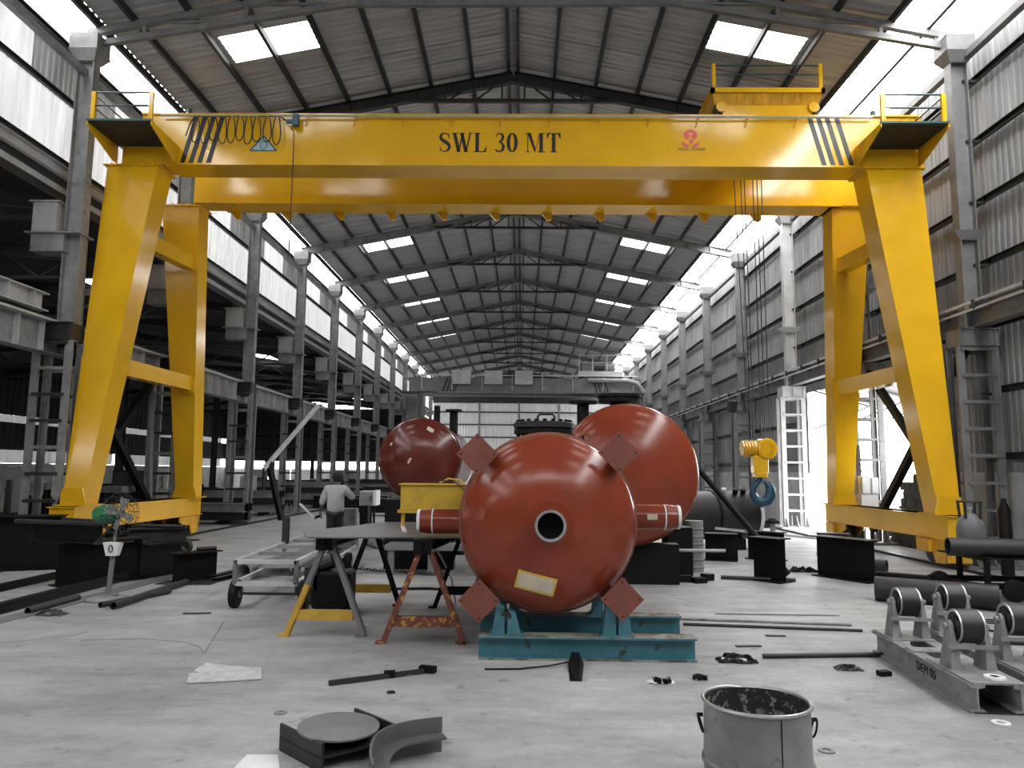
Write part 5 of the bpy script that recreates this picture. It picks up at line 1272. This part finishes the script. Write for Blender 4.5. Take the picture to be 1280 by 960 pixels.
t = thing('ribbed_drum', 'ribbed grey drum standing at the right of the largest red vessel', 'drum', (3.0, 13.3, 0))
mb = MB(); pr = [(0,0),(.155,0)]
for k in range(6): pr += [(.155,.06+k*.13),(.168,.07+k*.13),(.168,.085+k*.13),(.155,.095+k*.13)]
pr += [(.155,.86),(0,.86)]; mb.lathe(pr, (3.0,13.3,0), (0,0,1), 24); put('body', mb, MI, t, smooth=True)
t = thing('machine_block', 'black machine block under the right edge of the largest red vessel', 'machine', (2.7, 12.9, 0))
mb = MB(); mb.box(2.42, 2.84, 12.7, 13.2, 0, .78); put('body', mb, B, t)
mb = MB(); mb.tube((2.3,12.6,.42), (3.3,12.4,.44), .025, 8); put('bar', mb, L_, t)
for k, (x, y, w, h) in enumerate(((2.5,12.0,.3,.1),(2.75,11.9,.2,.08),(2.95,12.2,.16,.1))):
    mb = MB(); mb.obox((x,y,h/2), (w,.15,h), (0,0,.3*k)); solo('scrap_block', mb, B, ('left','middle','right')[k]+' one of three black scrap blocks on the floor below the largest red vessel', 'scrap', (x,y,0))
t = thing('pipe_jack', 'small dark pipe jack standing on the black beam stand right of the black vessel', 'jack', (4.95, 15.1, .55))
mb = MB(); mb.tube((4.95,15.1,.55), (4.95,15.1,.72), .05, 10); put('post', mb, L_, t)
mb = MB(); mb.lathe([(0,.2),(.14,.17),(.14,.2),(.06,.26),(0,.26)], (4.95,15.1,.55), (0,0,1), 16); put('cap', mb, B, t)
mb = MB(); mb.bar((4.2,16.6,.5), (6.8,15.9,.3), .05, .05); solo('long_bar', mb, L_, 'long pale bar sloping from the black vessel towards the right doorway', 'bar', (6.8,15.9,.28))
rod((3.2,12.35), (4.3,12.1), .03, D, 'dark bar on the floor at the foot of the leaning pole', 'steel_bar')

M['tyre'] = mat('dark_roller_rubber', .012, .45, 0, .3, 5)
M['stand'] = mat('chipped_pale_paint', .26, .6, .05, .35, 6, col2=.09, patch=(.56,.7,11))
def turning_roll(ox, oy, label, txt):
    """beam of two channels seen end-on with two roller brackets; runs away from the camera and slightly right"""
    t = thing('turning_roll', label, 'roller', (ox, oy, 0))
    U = Vector((.085, 1, 0)).normalized(); W = Vector((1,-.085,0)).normalized(); O = Vector((ox+.08, oy, 0)); LN = 1.85
    def p(w, u, z): return O+W*w+U*u+Vector((0,0,z))
    for w, s in ((.01,-1), (.31,1)):
        mb = MB(); mb.sweep(p(w,0,.1), p(w,LN,.1), [(-.055,-.1),(.055,-.1),(.055,-.08),(.008,-.07),(.008,.07),(.055,.08),(.055,.1),(-.055,.1),(-.055,.08),(-.008,.07),(-.008,-.07),(-.055,-.08)]); b = put('beam', mb, M['stand'], t)
    mb = MB(); mb.bar(p(.16,0,.006), p(.16,LN,.006), .36, .012); put('bottom_plate', mb, D, t)
    for u0, u1 in ((0,.72), (.95,1.12), (1.4,LN)):
        mb = MB(); mb.hexa([p(-.03,u0,.201),p(.35,u0,.201),p(.35,u1,.201),p(-.03,u1,.201)], [p(-.03,u0,.213),p(.35,u0,.213),p(.35,u1,.213),p(-.03,u1,.213)]); put('top_plate', mb, M['stand'], t)
    for u in (.45, 1.55):
        for w in (.03, .28):
            mb = MB(); mb.hexa([p(w-.03,u-.1,.213),p(w+.05,u-.1,.213),p(w+.05,u+.1,.213),p(w-.03,u+.1,.213)], [p(w,u-.05,.52),p(w+.02,u-.05,.52),p(w+.02,u+.05,.52),p(w,u+.05,.52)])
            mb.tube(p(w-.003,u,.515), p(w+.023,u,.515), .05, 16); put('bracket', mb, M['stand'], t)
        mb = MB(); mb.lathe([(0,-.1),(.08,-.1),(.085,-.085),(.12,-.085),(.128,-.075),(.128,.075),(.12,.085),(.085,.085),(.08,.1),(0,.1)], p(.165,u,.52), W, 36); r = put('roller', mb, M['tyre'], t, smooth=True)
        for s in (-1, 1):
            mb = MB(); mb.lathe([(.105,.0),(.126,-.004),(.126,.008),(.105,.004)], p(.165+s*.083,u,.52), W*s, 36); put('steel_rim', mb, M['bare'], r, smooth=True)
        mb = MB(); mb.tube(p(-.0,u,.518), p(.33,u,.518), .026, 12); put('axle', mb, MI, r)
        mb = MB(); mb.hexa([p(-.02,u-.12,.37),p(.34,u-.12,.37),p(.34,u-.1,.37),p(-.02,u-.1,.37)], [p(-.02,u-.12,.4),p(.34,u-.12,.4),p(.34,u-.1,.4),p(-.02,u-.1,.4)]); put('cross_bar', mb, M['stand'], t)
    mb = MB(); mb.lathe([(.03,0),(.075,0),(.07,.015),(.03,.015)], p(.2,.14,.214), (0,0,1), 16); put('paint_lid', mb, M['white'], t)
    if txt:
        o = text(txt, .1, p(-.002,.8,.065), t, B, rot=(PI/2,0,-PI/2-.085), sx=1.1)
    return t
turning_roll(3.16, 5.6, 'nearest pale turning roll with two black rollers, marked DEM 05', 'DEM 05')
turning_roll(3.74, 5.9, 'second pale turning roll with two black rollers, right of the marked one', None)
t = pipe((4.78,10.45,.16), (6.0,9.75,.16), .16, M['darkplate'], 'thick dark pipe on the floor behind the turning rolls')
mb = MB(); mb.bar((5.0,9.9,.02), (5.6,9.6,.02), .06, .04); solo('wood_batten', mb, L_, 'short pale batten on the floor beside the thick dark pipe', 'batten', (5.3,9.75,0))
rag(4.55, 8.3, .2, 'dark scrap heap on the floor behind the nearest turning roll', B, 21, D)
mb = MB(); c = Vector((5.4,8.6,.01))
for k in range(3): mb.path([c+Vector(((.35+.05*k)*math.cos(a), (.3+.04*k)*math.sin(a), .012*k)) for a in [i*PI/14 for i in range(28)]], .008, 5, closed=True)
solo('wire_coil', mb, B, 'flat black wire coil on the floor at the right edge', 'coil', (5.4,8.6,0))
rod((4.45,7.9), (5.6,7.75), .03, D, 'dark rod on the floor between the two turning rolls')
t = thing('pipe_trolley', 'dark wheeled pipe trolley with a long grey pipe cradle at the right edge', 'cart', (6.4, 10.9, 0))
for y in (10.5, 11.3):
    mb = MB(); mb.bar((6.3 if y < 11 else 5.95,y,.2), (8.0,y-.1,.2), .06, .08); put('side_rail', mb, B, t)
for (xa, ya), (xb, yb) in (((6.62,10.42),(6.1,11.3)), ((7.9,10.35),(7.8,11.25))):
    mb = MB(); mb.bar((xa,ya,.17), (xb,yb,.17), .05, .05); mb.bar((xa,ya+.08,.17), (xa,ya+.08,.2), .05, .05); put('axle', mb, B, t)
    for x, y in ((xa,ya), (xb,yb)):
        mb = MB(); mb.lathe([(0,-.045),(.1,-.045),(.15,-.03),(.15,.03),(.1,.045),(0,.045)], (x,y,.15), (.15,1,0), 20); put('wheel', mb, B, t, smooth=True)
for x in (6.35, 7.5):
    for y in (10.55, 11.2):
        mb = MB(); mb.bar((x,y,.2), (x,y,.56), .06, .06); put('post', mb, B, t)
    mb = MB(); mb.bar((x,10.5,.55), (x,11.3,.55), .06, .06); put('cradle', mb, D, t)
pipe((5.92,10.7,.7), (8.9,10.2,.7), .125, M['darkplate'], 'long grey-black pipe lying on the wheeled trolley at the right edge')
t = thing('gas_bottle', 'stubby grey gas bottle with collar ring standing on the wheeled trolley', 'bottle', (6.6, 11.3, .6))
gc = Vector((6.6,11.3,.6))
mb = MB(); mb.lathe([(0,0),(.17,0),(.19,.04),(.19,.32),(.17,.42),(.1,.5),(.05,.53),(0,.53)], gc, (0,0,1), 28); put('body', mb, M['steel'], t, smooth=True)
mb = MB(); mb.path([gc+Vector((.16*math.cos(a), .16*math.sin(a), .7)) for a in [i*PI/10 for i in range(20)]], .014, 6, closed=True)
put('collar_ring', mb, D, t)
for a in (.6, 2.2, 3.8, 5.3):
    mb = MB(); mb.bar(gc+Vector((.14*math.cos(a),.14*math.sin(a),.45)), gc+Vector((.16*math.cos(a),.16*math.sin(a),.71)), .04, .012); put('collar_post', mb, D, t)
mb = MB(); mb.tube(gc+Vector((0,0,.5)), gc+Vector((0,0,.62)), .025, 8); mb.tube(gc+Vector((-.04,0,.6)), gc+Vector((.04,0,.6)), .02, 8); put('valve', mb, M['bare'], t)
mb = MB(); mb.hexa([(6.3,10.45,.555),(7.9,10.4,.555),(7.9,11.45,.555),(6.2,11.5,.555)], [(6.3,10.45,.575),(7.9,10.4,.575),(7.9,11.45,.575),(6.2,11.5,.575)]); 
put('deck', mb, B, bpy.data.objects[[o.name for o in bpy.data.objects if o.name.startswith('pipe_trolley')][0]])
prop('black_pole', (6.2,9.6,.05), (6.0,10.1,.06), .07, B, 'short dark pipe end on the floor in front of the wheeled trolley', 'pole', True)
rod((5.75,12.9), (6.9,12.0), .05, B, 'dark round bar on the floor left of the wheeled trolley', 'round_bar')
pipe((5.75,13.6,.12), (6.25,13.2,.12), .12, D, 'short dark pipe lying behind the long black beam offcut')
t = thing('gas_cylinder', 'slim black gas cylinder standing against the right wall behind the gas bottle', 'cylinder', (8.3, 13.2, 0))
mb = MB(); mb.lathe([(0,0),(.1,0),(.1,1.1),(.05,1.22),(.03,1.3),(0,1.3)], (8.3,13.2,0), (0,0,1), 18); put('body', mb, B, t, smooth=True)

# right wall fittings
c = at(1270, 608, 13.6)
t = thing('wall_telephone', 'small dark-framed box with pointed top mounted on the whitewashed right wall', 'box', (WR-.1, 13.5, 1.2))
yq = 13.45
mb = MB(); mb.prism([(yq-.14,1.22),(yq+.14,1.22),(yq+.14,1.68),(yq,1.84),(yq-.14,1.68)], 'x', WR-.14, WR-.05); put('case', mb, B, t)
mb = MB(); mb.prism([(yq-.08,1.5),(yq+.08,1.5),(yq+.08,1.66),(yq-.08,1.66)], 'x', WR-.15, WR-.14); mb.prism([(yq-.1,1.28),(yq+.1,1.28),(yq+.1,1.45),(yq-.1,1.45)], 'x', WR-.15, WR-.14); put('front_panel', mb, L_, t)
t = thing('electric_cabinet', 'tall pale electrical cabinet on the column by the right doorway', 'cabinet', (8.4, 19.4, 0))
for (px0, py0, px1, py1) in ((1076,618,1098,636), (1077,595,1088,618), (1089,597,1098,618)):
    a, b = at(px0,py1,18.3), at(px1,py0,18.3); mb = MB(); mb.box(a.x, b.x, 18.3, 18.48, a.z, b.z); d = put('box', mb, L_, t, bevel=.01)
    mb = MB(); mb.box(a.x+.03, b.x-.03, 18.288, 18.3, a.z+.03, b.z-.03); put('door', mb, M['white'], d)
mb = MB(); mb.bar((8.2,18.52,0), (8.2,18.52,2.4), .08, .08); mb.bar((8.45,18.52,0), (8.45,18.52,1.6), .06, .06); put('stand', mb, D, t)
for z in (2.2, 2.9, 3.6):
    pass
t = thing('wall_lamp', 'dark floodlight hanging below the right runway beyond the doorway', 'lamp', (8.15, 27.4, 3.5))
p = at(915,508,27.5)
mb = MB(); mb.obox(p, (.32,.16,.42), (.3,0,.2)); put('head', mb, D, t)
mb = MB(); mb.path([p+Vector((0,.05,.2)), p+Vector((-.1,.05,.5)), p+Vector((.2,.05,.6)), (8.3,27.6,4.5)], .02, 6); put('bracket', mb, D, t)

# ------------------------------------------------------------------ the worker
M['shirt'] = mat('pale_work_shirt', .5, .85, 0, .12, 8, bump=.4)
M['trouser'] = mat('dark_trousers', .02, .85, 0, .2, 8)
M['skin'] = mat('grey_toned_skin', .09, .6, 0, .1, 8)
M['hair'] = mat('black_hair', .008, .7, 0, .3, 30)
def skinned(name, verts, edges, radii, m, parent, sub=2):
    me = bpy.data.meshes.new(name); me.from_pydata([tuple(v) for v in verts], edges, [])
    o = bpy.data.objects.new(name, me); COL.objects.link(o)
    o.modifiers.new('skin', 'SKIN')
    if not me.skin_vertices: 
        b = bmesh.new(); b.from_mesh(me); b.verts.layers.skin.verify(); b.to_mesh(me); b.free()
    for i, r in enumerate(radii):
        sv = me.skin_vertices[0].data[i]; sv.radius = r if isinstance(r, tuple) else (r, r); sv.use_root = i == 0
    s = o.modifiers.new('smooth', 'SUBSURF'); s.levels = sub; s.render_levels = sub
    dg = bpy.context.evaluated_depsgraph_get(); out = bpy.data.meshes.new_from_object(o.evaluated_get(dg))
    bpy.data.objects.remove(o)
    base = origin(parent); out.transform(Matrix.Translation(-base)); out.materials.clear(); out.materials.append(m)
    out.polygons.foreach_set('use_smooth', [True]*len(out.polygons))
    r = bpy.data.objects.new(name, out); COL.objects.link(r); r.parent = parent; return r
W0 = Vector((-3.82, 15.6, 0))
per = thing('person', 'worker in pale shirt and dark trousers seen from behind, hand raised to his ear', 'person', W0)
def w(x, y, z): return W0+Vector((x, y, z))*.965
# body (skin): pelvis root, trunk, neck, head, arms, legs in one surface
V = [w(0,0,.88), w(0,0,1.05), w(.0,.01,1.24), w(.0,.0,1.36), w(.01,.03,1.44), w(.02,.05,1.52), w(.02,.05,1.6),
     w(-.17,0,1.33), w(-.28,.02,1.1), w(-.33,.1,.92), w(-.35,.13,.84),
     w(.17,0,1.33), w(.35,.08,1.14), w(.22,.17,1.34), w(.15,.15,1.45),
     w(-.09,0,.82), w(-.1,-.01,.46), w(-.1,-.04,.08), w(-.11,.1,.035),
     w(.09,0,.82), w(.11,.04,.46), w(.12,.02,.08), w(.13,.16,.035)]
E = [(0,1),(1,2),(2,3),(3,4),(4,5),(5,6),(3,7),(7,8),(8,9),(9,10),(3,11),(11,12),(12,13),(13,14),(0,15),(15,16),(16,17),(17,18),(0,19),(19,20),(20,21),(21,22)]
Rr = [(.14,.1),(.13,.095),(.145,.1),(.1,.08),(.05,.05),(.075,.09),(.07,.085),.06,.045,.036,.03,.06,.045,.036,.03,.085,.06,.042,.035,.085,.06,.042,.035]
skinned('body', V, E, Rr, M['skin'], per)
V = [w(0,0,.8), w(0,0,1.0), w(0,.0,1.16), w(0,.0,1.33), w(.005,.02,1.4), w(-.18,0,1.335), w(-.285,.02,1.1), w(-.318,.07,.98), w(.18,0,1.335), w(.355,.08,1.135), w(.32,.11,1.2)]
E = [(0,1),(1,2),(2,3),(3,4),(3,5),(5,6),(6,7),(3,8),(8,9),(9,10)]
skinned('shirt', V, E, [(.2,.14),(.19,.135),(.195,.13),(.15,.105),(.075,.07),.09,.072,.06,.09,.075,.06], M['shirt'], per)
V = [w(0,0,.9), w(-.08,0,.8), w(-.085,-.01,.45), w(-.1,-.03,.08), w(.08,0,.8), w(.09,.04,.45), w(.12,.03,.08)]
skinned('trousers', V, [(0,1),(1,2),(2,3),(0,4),(4,5),(5,6)], [(.16,.115),.11,.095,.08,.11,.095,.08], M['trouser'], per)
for sx, yy_ in ((-.11,.0), (.125,.06)):
    mb = MB(); mb.lathe([(0,-.13),(.03,-.12),(.045,-.05),(.04,.05),(.045,.1),(.03,.13),(0,.135)], w(sx, yy_, .04), (0,1,0), 12); put('shoe', mb, B, per, smooth=True)
mb = MB(); c = w(.02,.04,1.58); mb.lathe([(.098,-.07),(.112,-.03),(.115,.03),(.1,.08),(.06,.115),(0,.128)], c, (0,-.25,1), 18); h = put('hair', mb, M['hair'], per, smooth=True)
c = w(.02,.15,1.54)
mb = MB(); mb.lathe([(0,0),(.02,.0),(.012,.03),(0,.045)], c, (0,1,-.2), 8); put('nose', mb, M['skin'], per, smooth=True)
for s in (-1, 1):
    mb = MB(); mb.lathe([(0,-.01),(.03,-.006),(.034,.006),(0,.012)], w(.02+s*.085,.06,1.54), (s,.2,0), 10); put('ear', mb, M['skin'], per, smooth=True)
    mb = MB(); mb.lathe([(0,-.012),(.011,-.006),(.011,.006),(0,.012)], w(.02+s*.034,.135,1.56), (0,1,0), 8); put('eye', mb, M['white'], per, smooth=True)
def hand(c, d, side, parent):
    """palm, four bent fingers and a thumb"""
    c = Vector(c); d = Vector(d).normalized(); side = Vector(side).normalized(); nrm = d.cross(side).normalized()
    vs = [c, c+d*.045, c+d*.085]; es = [(0,1),(1,2)]; rs = [.022,(.034,.016),(.036,.015)]
    skinned('palm', vs, es, rs, M['skin'], parent, 1)
    for k, ln in enumerate((.062,.072,.068,.052)):
        b = c+d*.085+side*(-.03+.02*k); skinned('finger', [b, b+d*ln*.5+nrm*.008, b+d*ln*.85+nrm*.03], [(0,1),(1,2)], [.0095,.0085,.0075], M['skin'], parent, 1)
    b = c+d*.03-side*.03; skinned('thumb', [b, b+d*.03-side*.028, b+d*.06-side*.03+nrm*.012], [(0,1),(1,2)], [.012,.01,.008], M['skin'], parent, 1)
hand(w(-.352,.135,.84), (0,.1,-1), (0,1,0), per)
hand(w(.15,.155,1.45), (-.25,-.1,1), (0,1,.1), per)
mb = MB(); mb.bar(w(-.52,.2,.72), w(-.85,.3,1.0), .09, .015); mb.bar(w(-.46,.18,.7), w(-.54,.2,.74), .1, .02); solo('welding_shield', mb, L_, 'pale flat shield held out in the left hand of the worker', 'shield', w(-.5,.2,.7))
mb = MB(); mb.bar(w(-.345,.15,.76), w(-.5,.2,.7), .05, .05); 
solo('tool_grip', mb, B, 'black grip of the shield in the left hand of the worker', 'handle', w(-.4,.17,.7))

# ------------------------------------------------------------------ phrases shared by repeats
for pre, cat, phrase in (('trestle', 'trestle', 'trestles under the steel table'), ('turning_roll', 'roller', 'turning rolls'), ('roller_stand', 'stand', 'turquoise roller stands'),
        ('saddle_block', 'support', 'black blocks under the vessels'), ('machine_tool', 'machine', 'machines in the left aisle'), ('beam_offcut', 'beam', 'black beam offcuts'),
        ('steel_rod', 'rod', 'rods on the floor'), ('pressure_vessel', 'vessel', 'red pressure vessels'), ('rag', 'rag', 'rags and waste on the floor'), ('floor_plate', 'plate', 'thin plates on the floor'),
        ('floor_rail', 'rail', 'rails on the floor'), ('diagonal_brace', 'brace', 'cross braces'), ('flat_ring', 'ring', 'small rings on the floor'), ('scrap_strip', 'scrap', 'scrap strips on the floor'),
        ('scrap_block', 'scrap', 'scrap blocks below the vessel'), ('paper_sheet', 'paper', 'paper sheets on the floor'), ('panel_box', 'panel', 'panels on the pale cabinet'), ('trestle_beam', 'beam', 'beams under the steel table')):
    for o in list(COL.objects):
        if o.parent is None and o.name.split('.')[0] == pre and 'group' not in o: o['group'] = phrase
